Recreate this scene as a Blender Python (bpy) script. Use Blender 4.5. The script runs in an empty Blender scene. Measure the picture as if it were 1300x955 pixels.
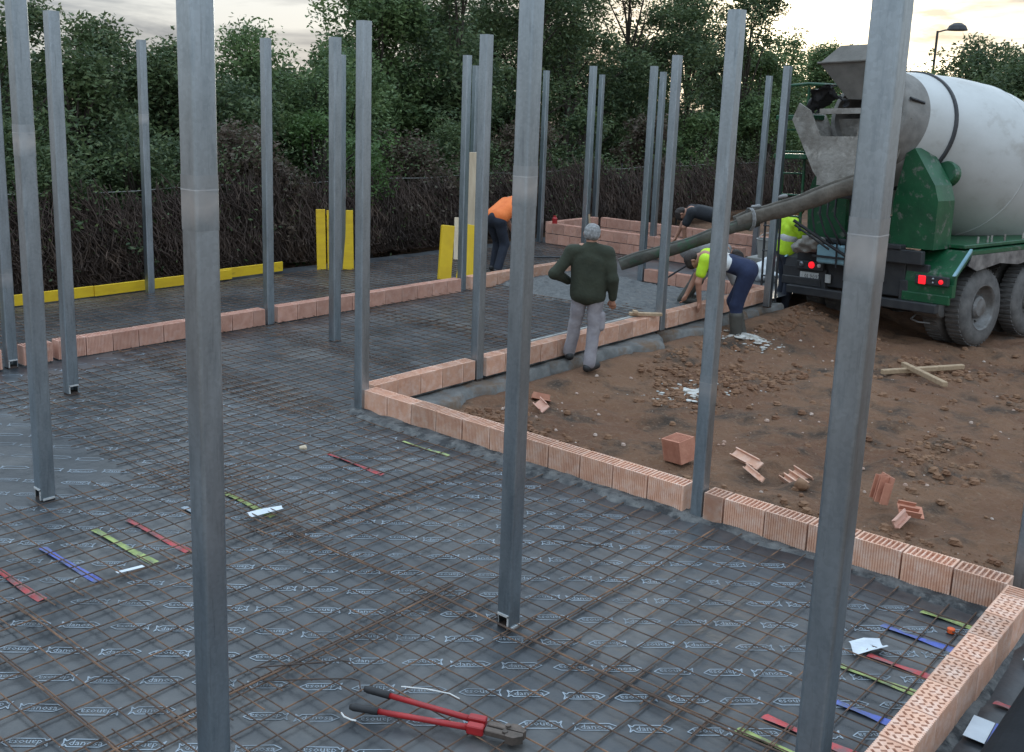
import bpy, math, random
import numpy as np
from mathutils import Vector, Matrix
R = math.radians
random.seed(7); rng = np.random.default_rng(7)
scene = bpy.context.scene
col = scene.collection

# ------------------------------------------------------------------ camera
CAM_H = 2.6537
cam_data = bpy.data.cameras.new("camera"); cam = bpy.data.objects.new("camera", cam_data); col.objects.link(cam)
right = Vector((0.76389962, 0.64434219, 0.0357844)); up = Vector((-0.15782202, 0.13276343, 0.97850196)); fw = Vector((-0.62573923, 0.75312484, -0.20310932))
cam.matrix_world = Matrix(((right.x, up.x, -fw.x, 0), (right.y, up.y, -fw.y, 0), (right.z, up.z, -fw.z, CAM_H), (0, 0, 0, 1)))
cam_data.sensor_width = 36; cam_data.sensor_fit = 'HORIZONTAL'; cam_data.lens = 1307.95 * 36 / 1300
cam_data.shift_y = -77.5 / 1300; cam_data.clip_start = .05; cam_data.clip_end = 3000
scene.camera = cam
scene.render.resolution_x = 1024; scene.render.resolution_y = 752

# ------------------------------------------------------------------ sky and sun (cloudy, low sun behind the clouds)
SUN_AZ, SUN_EL = -24.5, 8.0
world = bpy.data.worlds.new("World"); scene.world = world; world.use_nodes = True
wn = world.node_tree; wn.nodes.clear()
def wnode(t, **k):
    n = wn.nodes.new(t)
    for a, b in k.items(): setattr(n, a, b)
    return n
def wl(a, b): wn.links.new(a, b)
def wmath(op, a, b=None, c=None, clamp=False):
    n = wnode('ShaderNodeMath', operation=op); n.use_clamp = clamp
    for i, v in enumerate((a, b, c)):
        if v is None: continue
        if isinstance(v, (int, float)): n.inputs[i].default_value = v
        else: wl(v, n.inputs[i])
    return n.outputs[0]
sky = wnode('ShaderNodeTexSky', sky_type='NISHITA', sun_disc=False, sun_elevation=R(SUN_EL), sun_rotation=R(SUN_AZ % 360), air_density=1.0, dust_density=2.0)
tc = wnode('ShaderNodeTexCoord')
sep = wnode('ShaderNodeSeparateXYZ'); wl(tc.outputs['Generated'], sep.inputs[0])
zc = wmath('MAXIMUM', sep.outputs[2], 0.0)
den = wmath('ADD', zc, .12)
px_ = wmath('DIVIDE', sep.outputs[0], den); py_ = wmath('DIVIDE', sep.outputs[1], den)
comb = wnode('ShaderNodeCombineXYZ'); wl(px_, comb.inputs[0]); wl(py_, comb.inputs[1])
nz = wnode('ShaderNodeTexNoise'); nz.inputs['Scale'].default_value = 1.05; nz.inputs['Detail'].default_value = 7; nz.inputs['Roughness'].default_value = .55; nz.inputs['Distortion'].default_value = .4
wl(comb.outputs[0], nz.inputs['Vector'])
cmask = wnode('ShaderNodeMapRange'); cmask.inputs[1].default_value = .38; cmask.inputs[2].default_value = .60; wl(nz.outputs[0], cmask.inputs[0])
cmix = wnode('ShaderNodeMix', data_type='RGBA'); cmix.inputs[6].default_value = (.30, .32, .34, 1); cmix.inputs[7].default_value = (.74, .73, .68, 1)
wl(cmask.outputs[0], cmix.inputs[0])
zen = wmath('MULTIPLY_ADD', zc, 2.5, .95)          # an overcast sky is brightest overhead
tint = wnode('ShaderNodeMix', data_type='RGBA'); tint.inputs[6].default_value = (1, 1, 1, 1); tint.inputs[7].default_value = (.80, .98, 1.22, 1); wl(wmath('MULTIPLY', zc, 2.2, clamp=True), tint.inputs[0])
tm = wnode('ShaderNodeVectorMath', operation='MULTIPLY'); wl(cmix.outputs[2], tm.inputs[0]); wl(tint.outputs[2], tm.inputs[1])
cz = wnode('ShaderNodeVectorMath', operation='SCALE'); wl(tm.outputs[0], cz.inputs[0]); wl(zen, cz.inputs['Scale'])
sd = Vector((math.sin(R(SUN_AZ)) * math.cos(R(SUN_EL)), math.cos(R(SUN_AZ)) * math.cos(R(SUN_EL)), math.sin(R(SUN_EL))))
dot = wnode('ShaderNodeVectorMath', operation='DOT_PRODUCT'); wl(tc.outputs['Generated'], dot.inputs[0]); dot.inputs[1].default_value = sd
dc = wmath('MAXIMUM', dot.outputs['Value'], 0.0)
g1 = wmath('POWER', dc, 130.0); g2 = wmath('POWER', dc, 12.0)
gl = wmath('ADD', wmath('MULTIPLY', g1, 4.6), wmath('MULTIPLY', g2, .08))
glm = wmath('MULTIPLY', gl, wmath('MULTIPLY_ADD', cmask.outputs[0], 1.2, .08))
glow = wnode('ShaderNodeVectorMath', operation='SCALE'); glow.inputs[0].default_value = (1.0, .88, .60); wl(glm, glow.inputs['Scale'])
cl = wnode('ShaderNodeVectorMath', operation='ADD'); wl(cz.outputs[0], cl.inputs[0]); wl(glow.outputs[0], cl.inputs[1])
bg1 = wnode('ShaderNodeBackground'); bg1.inputs[1].default_value = .05; wl(sky.outputs[0], bg1.inputs[0])
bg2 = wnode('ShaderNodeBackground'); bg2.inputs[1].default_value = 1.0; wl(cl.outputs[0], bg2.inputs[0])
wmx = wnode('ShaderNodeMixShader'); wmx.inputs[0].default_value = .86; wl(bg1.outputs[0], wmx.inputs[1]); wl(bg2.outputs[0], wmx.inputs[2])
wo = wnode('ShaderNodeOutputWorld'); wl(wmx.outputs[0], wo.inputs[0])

sl = bpy.data.lights.new("sun", 'SUN'); sl.energy = 1.0; sl.angle = R(12); sl.color = (1, .9, .75)
so = bpy.data.objects.new("sun", sl); col.objects.link(so); so.rotation_euler = (-sd).to_track_quat('-Z', 'Y').to_euler()
vs = scene.view_settings; vs.view_transform = 'Standard'; vs.look = 'None'; vs.exposure = 0.28; vs.gamma = 1.0; vs.use_curve_mapping = False

# ------------------------------------------------------------------ materials
M = {}
def nodes_of(name):
    m = bpy.data.materials.new(name); m.use_nodes = True; nt = m.node_tree
    return m, nt, nt.nodes['Principled BSDF']
def surf(name, c1, c2, rough=.7, metal=0.0, scale=6.0, detail=6, bump=.0, bscale=40.0, c3=None, scale3=25.0, lo3=.58, hi3=.7, rand=0.0, stretch=(1, 1, 1), rough2=None, coords='Object', lo=.35, hi=.65, spec=None):
    m, nt, b = nodes_of(name); N = nt.nodes; L = nt.links
    t = N.new('ShaderNodeTexCoord'); mp = N.new('ShaderNodeMapping'); mp.inputs['Scale'].default_value = stretch
    if coords == 'World':
        g = N.new('ShaderNodeNewGeometry'); L.new(g.outputs['Position'], mp.inputs[0])
    else: L.new(t.outputs[coords], mp.inputs[0])
    oi = N.new('ShaderNodeObjectInfo')
    ad = N.new('ShaderNodeVectorMath'); ad.operation = 'ADD'
    sc = N.new('ShaderNodeVectorMath'); sc.operation = 'SCALE'; sc.inputs[0].default_value = (31.0, 17.0, 23.0); L.new(oi.outputs['Random'], sc.inputs['Scale'])
    L.new(mp.outputs[0], ad.inputs[0]); L.new(sc.outputs[0], ad.inputs[1]); V = ad.outputs[0]
    n = N.new('ShaderNodeTexNoise'); n.inputs['Scale'].default_value = scale; n.inputs['Detail'].default_value = detail; n.inputs['Roughness'].default_value = .6; L.new(V, n.inputs['Vector'])
    r = N.new('ShaderNodeMapRange'); r.inputs[1].default_value = lo; r.inputs[2].default_value = hi; L.new(n.outputs[0], r.inputs[0])
    mx = N.new('ShaderNodeMix'); mx.data_type = 'RGBA'; mx.inputs[6].default_value = (*c1, 1); mx.inputs[7].default_value = (*c2, 1); L.new(r.outputs[0], mx.inputs[0]); C = mx.outputs[2]
    if c3:
        n3 = N.new('ShaderNodeTexNoise'); n3.inputs['Scale'].default_value = scale3; n3.inputs['Detail'].default_value = 5; n3.inputs['Roughness'].default_value = .65; L.new(V, n3.inputs['Vector'])
        r3 = N.new('ShaderNodeMapRange'); r3.inputs[1].default_value = lo3; r3.inputs[2].default_value = hi3; L.new(n3.outputs[0], r3.inputs[0])
        m3 = N.new('ShaderNodeMix'); m3.data_type = 'RGBA'; L.new(C, m3.inputs[6]); m3.inputs[7].default_value = (*c3, 1); L.new(r3.outputs[0], m3.inputs[0]); C = m3.outputs[2]
    if rand:
        h = N.new('ShaderNodeHueSaturation'); L.new(C, h.inputs['Color'])
        rr = N.new('ShaderNodeMapRange'); rr.inputs[3].default_value = 1 - rand; rr.inputs[4].default_value = 1 + rand; L.new(oi.outputs['Random'], rr.inputs[0]); L.new(rr.outputs[0], h.inputs['Value'])
        C = h.outputs[0]
    L.new(C, b.inputs['Base Color']); b.inputs['Metallic'].default_value = metal
    if rough2 is None: b.inputs['Roughness'].default_value = rough
    else:
        q = N.new('ShaderNodeMapRange'); q.inputs[3].default_value = rough; q.inputs[4].default_value = rough2; L.new(n.outputs[0], q.inputs[0]); L.new(q.outputs[0], b.inputs['Roughness'])
    if spec is not None: b.inputs['Specular IOR Level'].default_value = spec
    if bump:
        bn = N.new('ShaderNodeTexNoise'); bn.inputs['Scale'].default_value = bscale; bn.inputs['Detail'].default_value = 5; L.new(V, bn.inputs['Vector'])
        bp = N.new('ShaderNodeBump'); bp.inputs['Strength'].default_value = bump; bp.inputs['Distance'].default_value = .02; L.new(bn.outputs[0], bp.inputs['Height']); L.new(bp.outputs[0], b.inputs['Normal'])
    M[name] = m; return m
def zinc_spangle():
    nt = M['zinc'].node_tree; N = nt.nodes; L = nt.links; b = N['Principled BSDF']; src = b.inputs['Base Color'].links[0].from_socket; t = N.new('ShaderNodeTexCoord')
    v = N.new('ShaderNodeTexVoronoi'); v.inputs['Scale'].default_value = 75; L.new(t.outputs['Object'], v.inputs['Vector']); sp = N.new('ShaderNodeSeparateColor'); L.new(v.outputs['Color'], sp.inputs[0])
    r = N.new('ShaderNodeMapRange'); r.inputs[3].default_value = .95; r.inputs[4].default_value = 1.06; L.new(sp.outputs[0], r.inputs[0])
    m = N.new('ShaderNodeVectorMath'); m.operation = 'SCALE'; L.new(src, m.inputs[0]); L.new(r.outputs[0], m.inputs['Scale']); src = m.outputs[0]
    mp = N.new('ShaderNodeMapping'); mp.inputs['Scale'].default_value = (22, 22, 1.6); L.new(t.outputs['Object'], mp.inputs[0]); n = N.new('ShaderNodeTexNoise'); n.inputs['Scale'].default_value = 3; n.inputs['Detail'].default_value = 6; L.new(mp.outputs[0], n.inputs['Vector'])
    q = N.new('ShaderNodeMapRange'); q.inputs[1].default_value = .60; q.inputs[2].default_value = .72; q.inputs[4].default_value = .4; L.new(n.outputs[0], q.inputs[0]); mx = N.new('ShaderNodeMix'); mx.data_type = 'RGBA'; L.new(q.outputs[0], mx.inputs[0]); L.new(src, mx.inputs[6]); mx.inputs[7].default_value = (.16, .18, .195, 1); L.new(mx.outputs[2], b.inputs['Base Color'])
def soil_detail():
    nt = M['soil'].node_tree; N = nt.nodes; L = nt.links; b = N['Principled BSDF']; src = b.inputs['Base Color'].links[0].from_socket; g = N.new('ShaderNodeNewGeometry')
    for sc, c, lo, hi in ((30.0, (.25, .165, .105), .56, .74), (3.0, (.20, .105, .056), .5, .7), (55.0, (.06, .036, .024), .6, .75)):
        n = N.new('ShaderNodeTexNoise'); n.inputs['Scale'].default_value = sc; n.inputs['Detail'].default_value = 4; L.new(g.outputs['Position'], n.inputs['Vector'])
        r = N.new('ShaderNodeMapRange'); r.inputs[1].default_value = lo; r.inputs[2].default_value = hi; r.inputs[4].default_value = .75; L.new(n.outputs[0], r.inputs[0])
        mx = N.new('ShaderNodeMix'); mx.data_type = 'RGBA'; L.new(r.outputs[0], mx.inputs[0]); L.new(src, mx.inputs[6]); mx.inputs[7].default_value = (*c, 1); src = mx.outputs[2]
    L.new(src, b.inputs['Base Color'])
    bp = [x for x in N if x.type == 'BUMP'][0]; bp.inputs['Distance'].default_value = .05; bp.inputs['Strength'].default_value = 1.0
    bn = bp.inputs['Height'].links[0].from_node; bn.inputs['Scale'].default_value = 22; bn.inputs['Detail'].default_value = 9; bn.inputs['Roughness'].default_value = .7
surf('zinc', (.335, .40, .45), (.40, .465, .515), rough=.30, rough2=.5, metal=1.0, scale=2.2, stretch=(5, 5, 1.0), bump=.03, bscale=60, c3=(.26, .315, .36), scale3=5, lo3=.5, hi3=.8, rand=.08)
zinc_spangle()
surf('zinc_spray', (.66, .69, .71), (.48, .51, .535), rough=.5, metal=.85, scale=11)
surf('zinc_cut', (.72, .72, .70), (.55, .55, .54), rough=.5, metal=.4, scale=30)
surf('brick', (.64, .385, .27), (.54, .295, .20), rough=.9, scale=9, bump=.15, bscale=90, c3=(.68, .50, .41), scale3=14, lo3=.45, hi3=.75, rand=.17)
surf('brick_far', (.60, .35, .265), (.50, .265, .195), rough=.9, scale=9, bump=.15, bscale=90, c3=(.60, .39, .32), scale3=14, lo3=.5, hi3=.75, rand=.12)
surf('brick_red', (.54, .25, .165), (.43, .18, .115), rough=.9, scale=14, bump=.2, bscale=80, rand=.12)
surf('mortar', (.06, .062, .064), (.15, .15, .145), rough=.9, scale=9, bump=.9, bscale=28, c3=(.03, .032, .034), scale3=7, lo3=.48, hi3=.6)
surf('footing', (.10, .10, .096), (.17, .168, .16), rough=.95, scale=5, bump=.35, bscale=25, c3=(.12, .078, .050), scale3=3, lo3=.46, hi3=.62)
surf('membrane', (.026, .029, .033), (.048, .052, .057), rough=.18, rough2=.54, scale=1.7, bump=.3, bscale=8, c3=(.125, .121, .115), scale3=1.2, lo3=.48, hi3=.76, coords='World')
surf('print', (.28, .33, .375), (.085, .095, .105), rough=.6, scale=3.2, coords='World', lo=.46, hi=.74)
surf('rust', (.115, .066, .042), (.055, .038, .030), rough=.8, scale=7, detail=4, c3=(.25, .135, .075), scale3=5, lo3=.5, hi3=.7, coords='World')
surf('rust_dark', (.07, .045, .035), (.045, .035, .03), rough=.8, scale=7, detail=4)
surf('soil', (.155, .072, .037), (.24, .130, .072), rough=.95, scale=1.1, detail=9, bump=.9, bscale=14, c3=(.055, .036, .024), scale3=2.2, lo3=.48, hi3=.66, coords='World')
soil_detail()
surf('clod', (.150, .072, .038), (.235, .132, .075), rough=.95, scale=4, bump=.6, bscale=30, c3=(.06, .045, .034), scale3=2, coords='World')
surf('rubble', (.36, .22, .16), (.50, .42, .36), rough=.9, scale=3, coords='World')
surf('wet_concrete', (.042, .044, .044), (.105, .106, .103), rough=.35, rough2=.8, scale=13, bump=1.0, bscale=20, coords='World')
surf('cement_splash', (.50, .49, .46), (.30, .25, .20), rough=.9, scale=9, lo=.45, hi=.65, coords='World')
surf('yellow', (.70, .47, .012), (.60, .38, .012), rough=.6, scale=4, c3=(.30, .19, .02), scale3=5, lo3=.62, hi3=.75, stretch=(1, 1, 4), bump=.08)
surf('cream_board', (.60, .50, .36), (.50, .40, .28), rough=.75, scale=4, stretch=(4, 4, .7))
surf('wood', (.42, .30, .19), (.30, .21, .13), rough=.85, scale=3, stretch=(8, 1, 8), bump=.2)
surf('grey_board', (.33, .33, .31), (.24, .24, .23), rough=.9, scale=5, bump=.2)
surf('bark', (.07, .055, .042), (.035, .028, .022), rough=.95, scale=6, stretch=(3, 3, .7), bump=.7, bscale=12)
surf('vine', (.090, .062, .050), (.038, .028, .024), rough=.9, scale=1.5, coords='World', c3=(.15, .105, .08), scale3=3, lo3=.5, hi3=.7)
surf('truck_green', (.009, .088, .034), (.006, .058, .024), rough=.42, scale=4, c3=(.12, .13, .11), scale3=9, lo3=.56, hi3=.68, bump=.06, bscale=25)
surf('truck_dark', (.018, .020, .024), (.035, .036, .038), rough=.6, scale=6)
surf('drum_white', (.50, .515, .51), (.42, .43, .42), rough=.45, rough2=.6, scale=1.6, c3=(.32, .305, .28), scale3=3.2, lo3=.55, hi3=.82, stretch=(1, .6, 1), bump=.06, bscale=20)
surf('drum_grey', (.15, .145, .135), (.23, .22, .205), rough=.85, scale=5, bump=.2)
surf('cement_steel', (.17, .155, .135), (.30, .285, .26), rough=.9, scale=5, bump=.5, bscale=22, c3=(.45, .43, .39), scale3=4, lo3=.55, hi3=.72)
surf('hopper_grey', (.115, .11, .10), (.17, .16, .145), rough=.85, scale=4, bump=.25, bscale=20)
surf('chute_canvas', (.085, .075, .062), (.14, .125, .105), rough=.9, scale=6, bump=.6, bscale=18)
surf('chute_green', (.055, .056, .046), (.105, .10, .085), rough=.85, scale=4, bump=.5, bscale=18, c3=(.03, .10, .055), scale3=3, lo3=.55, hi3=.7)
surf('tyre', (.075, .073, .072), (.15, .145, .14), rough=.85, scale=5, bump=.2)
surf('rim', (.22, .22, .22), (.13, .12, .11), rough=.6, metal=.5, scale=8)
surf('bright_metal', (.42, .46, .49), (.16, .18, .20), rough=.3, metal=.8, scale=5)
surf('light_blue', (.25, .42, .48), (.18, .33, .40), rough=.5, scale=6)
surf('black_rubber', (.012, .012, .014), (.025, .025, .027), rough=.65, scale=8)
surf('dark_roll', (.008, .009, .011), (.014, .015, .018), rough=.8, scale=3, bump=.2, bscale=10, spec=.2)
surf('red_paint', (.36, .018, .020), (.26, .014, .016), rough=.4, scale=12)
surf('tool_steel', (.16, .125, .105), (.09, .075, .065), rough=.6, metal=.6, scale=20)
surf('white_paper', (.62, .66, .70), (.52, .56, .60), rough=.6, scale=9)
surf('white_plastic', (.65, .68, .70), (.55, .58, .60), rough=.35, scale=6)
surf('tape_red', (.52, .055, .06), (.36, .05, .05), rough=.5, scale=9, c3=(.20, .10, .10), scale3=16, lo3=.44, hi3=.62, coords='World')
surf('tape_green', (.36, .43, .13), (.26, .33, .10), rough=.5, scale=9, c3=(.14, .16, .09), scale3=16, lo3=.44, hi3=.62, coords='World')
surf('tape_blue', (.10, .14, .50), (.08, .12, .40), rough=.5, scale=9, c3=(.10, .12, .20), scale3=16, lo3=.44, hi3=.62, coords='World')
surf('orange', (.70, .11, .02), (.60, .09, .02), rough=.6, scale=8)
surf('skin', (.42, .22, .15), (.35, .17, .11), rough=.6, scale=9)
surf('hair_grey', (.30, .30, .30), (.14, .14, .14), rough=.8, scale=40)
surf('hair_dark', (.025, .020, .017), (.04, .03, .026), rough=.8, scale=40)
surf('jacket_green', (.024, .029, .018), (.036, .042, .027), rough=.95, scale=7, bump=.35, bscale=30)
surf('grey_trousers', (.23, .215, .235), (.30, .285, .30), rough=.9, scale=9, bump=.3, bscale=25)
surf('navy', (.011, .018, .050), (.017, .027, .068), rough=.9, scale=9, bump=.3, bscale=25)
surf('dark_navy', (.012, .016, .028), (.022, .027, .042), rough=.9, scale=9, bump=.3, bscale=25)
surf('hivis', (.50, .75, .02), (.40, .62, .02), rough=.7, scale=8, bump=.2, bscale=25)
surf('orange_shirt', (.80, .20, .045), (.68, .15, .03), rough=.8, scale=8, bump=.2, bscale=25)
surf('black_shirt', (.012, .014, .017), (.022, .024, .03), rough=.9, scale=8, bump=.2, bscale=25)
surf('grey_cloth', (.20, .20, .20), (.28, .28, .28), rough=.9, scale=8, bump=.2, bscale=25)
surf('boot', (.045, .043, .036), (.07, .066, .055), rough=.6, scale=8)
surf('shoe', (.012, .012, .013), (.022, .022, .023), rough=.6, scale=8)
surf('reflective', (.55, .56, .56), (.45, .46, .46), rough=.4, scale=8)
surf('plate_white', (.55, .56, .55), (.42, .43, .42), rough=.5, scale=30)
def joint_mat():
    m = M['zinc'].copy(); m.name = 'zinc_joint'; nt = m.node_tree; N = nt.nodes; L = nt.links; b = N['Principled BSDF']; src = b.inputs['Base Color'].links[0].from_socket
    t = N.new('ShaderNodeTexCoord'); sp = N.new('ShaderNodeSeparateXYZ'); L.new(t.outputs['Generated'], sp.inputs[0])
    n = N.new('ShaderNodeTexNoise'); n.inputs['Scale'].default_value = 16; L.new(t.outputs['Object'], n.inputs['Vector'])
    ad = N.new('ShaderNodeMath'); ad.operation = 'MULTIPLY_ADD'; L.new(n.outputs[0], ad.inputs[0]); ad.inputs[1].default_value = .5; L.new(sp.outputs[2], ad.inputs[2])
    cr = N.new('ShaderNodeValToRGB'); e = cr.color_ramp.elements; e[0].position = .25; e[0].color = (0, 0, 0, 1); e[1].position = .72; e[1].color = (.95, .95, .95, 1); q = cr.color_ramp.elements.new(1.0); q.color = (.25, .25, .25, 1); q2 = cr.color_ramp.elements.new(.95); q2.color = (.6, .6, .6, 1); L.new(ad.outputs[0], cr.inputs[0])
    mx = N.new('ShaderNodeMix'); mx.data_type = 'RGBA'; L.new(cr.outputs[0], mx.inputs[0]); L.new(src, mx.inputs[6]); mx.inputs[7].default_value = (.56, .60, .63, 1); L.new(mx.outputs[2], b.inputs['Base Color']); M['zinc_joint'] = m
joint_mat()
def emis(name, c, s):
    m, nt, b = nodes_of(name); b.inputs['Base Color'].default_value = (*c, 1); b.inputs['Emission Color'].default_value = (*c, 1); b.inputs['Emission Strength'].default_value = s; M[name] = m
emis('tail_red', (.85, .012, .022), .9)
def leafmat(name, c1, c2, c3):
    m, nt, b = nodes_of(name); N = nt.nodes; L = nt.links
    g = N.new('ShaderNodeNewGeometry')
    n = N.new('ShaderNodeTexNoise'); n.inputs['Scale'].default_value = 1.3; n.inputs['Detail'].default_value = 3; L.new(g.outputs['Position'], n.inputs['Vector'])
    r = N.new('ShaderNodeMapRange'); r.inputs[1].default_value = .35; r.inputs[2].default_value = .65; L.new(n.outputs[0], r.inputs[0])
    mx = N.new('ShaderNodeMix'); mx.data_type = 'RGBA'; mx.inputs[6].default_value = (*c1, 1); mx.inputs[7].default_value = (*c2, 1); L.new(r.outputs[0], mx.inputs[0])
    m2 = N.new('ShaderNodeMix'); m2.data_type = 'RGBA'; L.new(mx.outputs[2], m2.inputs[6]); m2.inputs[7].default_value = (*c3, 1)
    rr = N.new('ShaderNodeMapRange'); rr.inputs[1].default_value = .6; rr.inputs[2].default_value = 1.0; rr.inputs[4].default_value = .8; L.new(g.outputs['Random Per Island'], rr.inputs[0]); L.new(rr.outputs[0], m2.inputs[0])
    L.new(m2.outputs[2], b.inputs['Base Color']); b.inputs['Roughness'].default_value = .55; b.inputs['Specular IOR Level'].default_value = .3
    tr = N.new('ShaderNodeBsdfTranslucent'); L.new(m2.outputs[2], tr.inputs[0]); ms = N.new('ShaderNodeMixShader'); ms.inputs[0].default_value = .3
    L.new(b.outputs[0], ms.inputs[1]); L.new(tr.outputs[0], ms.inputs[2]); L.new(ms.outputs[0], N['Material Output'].inputs[0]); M[name] = m
leafmat('leaf', (.065, .110, .048), (.125, .19, .07), (.19, .25, .10))
leafmat('leaf_dark', (.050, .080, .040), (.095, .140, .058), (.165, .20, .085))
leafmat('leaf_bright', (.060, .115, .035), (.085, .15, .045), (.12, .19, .06))
leafmat('leaf_brown', (.095, .070, .052), (.13, .095, .072), (.08, .10, .05))

# ------------------------------------------------------------------ mesh helpers
def link(name, me, mat=None, parent=None, loc=(0, 0, 0), rot=(0, 0, 0), smooth=False):
    o = bpy.data.objects.new(name, me); col.objects.link(o); o.location = loc; o.rotation_euler = rot
    if mat and not me.materials: me.materials.append(M[mat])
    if parent: o.parent = parent
    if smooth: me.polygons.foreach_set('use_smooth', [True] * len(me.polygons))
    return o
def tag(o, label, cat, group=None, kind=None):
    if label: o['label'] = label
    if cat: o['category'] = cat
    if group: o['group'] = group
    if kind: o['kind'] = kind
    return o
def empty(name, loc=(0, 0, 0), rz=0.0):
    o = bpy.data.objects.new(name, None); col.objects.link(o); o.location = loc; o.rotation_euler = (0, 0, rz); o.empty_display_size = .2; return o
class MB:
    def __init__(s): s.v = []; s.f = []; s.mi = []; s.cm = 0
    def add(s, vs, fs):
        b = len(s.v); s.v += [tuple(x) for x in vs]; s.f += [tuple(b + i for i in f) for f in fs]; s.mi += [s.cm] * len(fs); return s
    def box(s, x0, x1, y0, y1, z0, z1, m=None):
        vs = [Vector((x, y, z)) for z in (z0, z1) for x, y in ((x0, y0), (x1, y0), (x1, y1), (x0, y1))]
        if m is not None: vs = [m @ v for v in vs]
        return s.add(vs, [(3, 2, 1, 0), (4, 5, 6, 7), (0, 1, 5, 4), (1, 2, 6, 5), (2, 3, 7, 6), (3, 0, 4, 7)])
    def bbox(s, x0, x1, y0, y1, z0, z1, c=.01, m=None):      # box with chamfered vertical edges and top
        def ring(k, z): return [(x0 + k + c, y0 + k), (x1 - k - c, y0 + k), (x1 - k, y0 + k + c), (x1 - k, y1 - k - c), (x1 - k - c, y1 - k), (x0 + k + c, y1 - k), (x0 + k, y1 - k - c), (x0 + k, y0 + k + c)]
        vs = []
        for k, z in ((c * .7, z0), (0, z0 + c), (0, z1 - c), (c * .7, z1)): vs += [Vector((a, b, z)) for a, b in ring(k, z)]
        if m is not None: vs = [m @ v for v in vs]
        fs = [tuple(reversed(range(8))), tuple(range(24, 32))]
        for k in range(3):
            for i in range(8): j = (i + 1) % 8; fs.append((k * 8 + i, k * 8 + j, k * 8 + 8 + j, k * 8 + 8 + i))
        return s.add(vs, fs)
    def tube(s, pts, r, n=8, cap=True):
        pts = [Vector(p) for p in pts]; rs = r if isinstance(r, (list, tuple)) else [r] * len(pts); vs = []; fs = []
        ref = None
        for i, p in enumerate(pts):
            t = (pts[min(i + 1, len(pts) - 1)] - pts[max(i - 1, 0)])
            t = t.normalized() if t.length > 1e-9 else Vector((0, 0, 1))
            if ref is None: ref = Vector((0, 0, 1)) if abs(t.z) < .9 else Vector((1, 0, 0))
            a = t.cross(ref).normalized(); b = a.cross(t).normalized(); ref = b
            for k in range(n):
                w = 2 * math.pi * k / n; vs.append(p + (a * math.cos(w) + b * math.sin(w)) * rs[i])
        for i in range(len(pts) - 1):
            for k in range(n): j = (k + 1) % n; fs.append((i * n + k, i * n + j, i * n + n + j, i * n + n + k))
        if cap: fs += [tuple(reversed(range(n))), tuple(range((len(pts) - 1) * n, len(pts) * n))]
        return s.add(vs, fs)
    def lathe(s, prof, axis_o, axis_d, n=32, a0=0.0, a1=2 * math.pi):      # prof: (distance along axis, radius)
        o = Vector(axis_o); d = Vector(axis_d).normalized(); ref = Vector((0, 0, 1)) if abs(d.z) < .9 else Vector((1, 0, 0))
        a = d.cross(ref).normalized(); b = a.cross(d).normalized(); vs = []; fs = []; full = abs(a1 - a0 - 2 * math.pi) < 1e-6; nn = n if full else n + 1
        for t, r in prof:
            for k in range(nn):
                w = a0 + (a1 - a0) * k / n; vs.append(o + d * t + (a * math.cos(w) + b * math.sin(w)) * r)
        for i in range(len(prof) - 1):
            for k in range(n):
                j = (k + 1) % nn if full else k + 1; fs.append((i * nn + k, i * nn + j, i * nn + nn + j, i * nn + nn + k))
        return s.add(vs, fs)
    def prism(s, poly, d0, d1, f):          # f(u,v,d) -> point
        n = len(poly); vs = [f(u, v, d0) for u, v in poly] + [f(u, v, d1) for u, v in poly]
        return s.add(vs, [tuple(range(n)), tuple(reversed(range(n, 2 * n)))] + [(i, n + i, n + (i + 1) % n, (i + 1) % n) for i in range(n)])
    def sheet(s, xs, ys, f):
        nx, ny = len(xs), len(ys); s.add([(x, y, f(x, y)) for y in ys for x in xs], [(j * nx + i, j * nx + i + 1, (j + 1) * nx + i + 1, (j + 1) * nx + i) for j in range(ny - 1) for i in range(nx - 1)]); return s
    def mesh(s, name, *mats):
        me = bpy.data.meshes.new(name); me.from_pydata(s.v, [], s.f)
        for m in mats: me.materials.append(M[m])
        if len(mats) > 1: me.polygons.foreach_set('material_index', s.mi)
        me.update(); return me
    def obj(s, name, mat, parent=None, loc=(0, 0, 0), rot=(0, 0, 0), smooth=False):
        mats = mat if isinstance(mat, (list, tuple)) else [mat]
        return link(name, s.mesh(name, *mats), None, parent, loc, rot, smooth)
# value noise for terrain
_perm = rng.random((256, 256))
def vnoise(x, y):
    xi = np.floor(x).astype(int); yi = np.floor(y).astype(int); fx = x - xi; fy = y - yi; fx = fx * fx * (3 - 2 * fx); fy = fy * fy * (3 - 2 * fy)
    g = lambda a, b: _perm[a % 256, b % 256]
    return (g(xi, yi) * (1 - fx) + g(xi + 1, yi) * fx) * (1 - fy) + (g(xi, yi + 1) * (1 - fx) + g(xi + 1, yi + 1) * fx) * fy - .5
def fbm(x, y, o=4):
    x = np.asarray(x, float); y = np.asarray(y, float); t = 0; a = 1.0
    for k in range(o): t = t + a * vnoise(x * 2 ** k + 17 * k, y * 2 ** k + 41 * k); a *= .5
    return t
def grid_obj(name, xs, ys, Z, mat, kind='structure', smooth=True, parent=None):
    X, Y = np.meshgrid(xs, ys); v = np.stack([X, Y, Z(X, Y)], -1).reshape(-1, 3); nx, ny = len(xs), len(ys)
    i = (np.arange(ny - 1)[:, None] * nx + np.arange(nx - 1)[None]).reshape(-1); f = np.stack([i, i + 1, i + nx + 1, i + nx], 1)
    return np_obj(name, v, f, mat, smooth, kind, parent)
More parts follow.
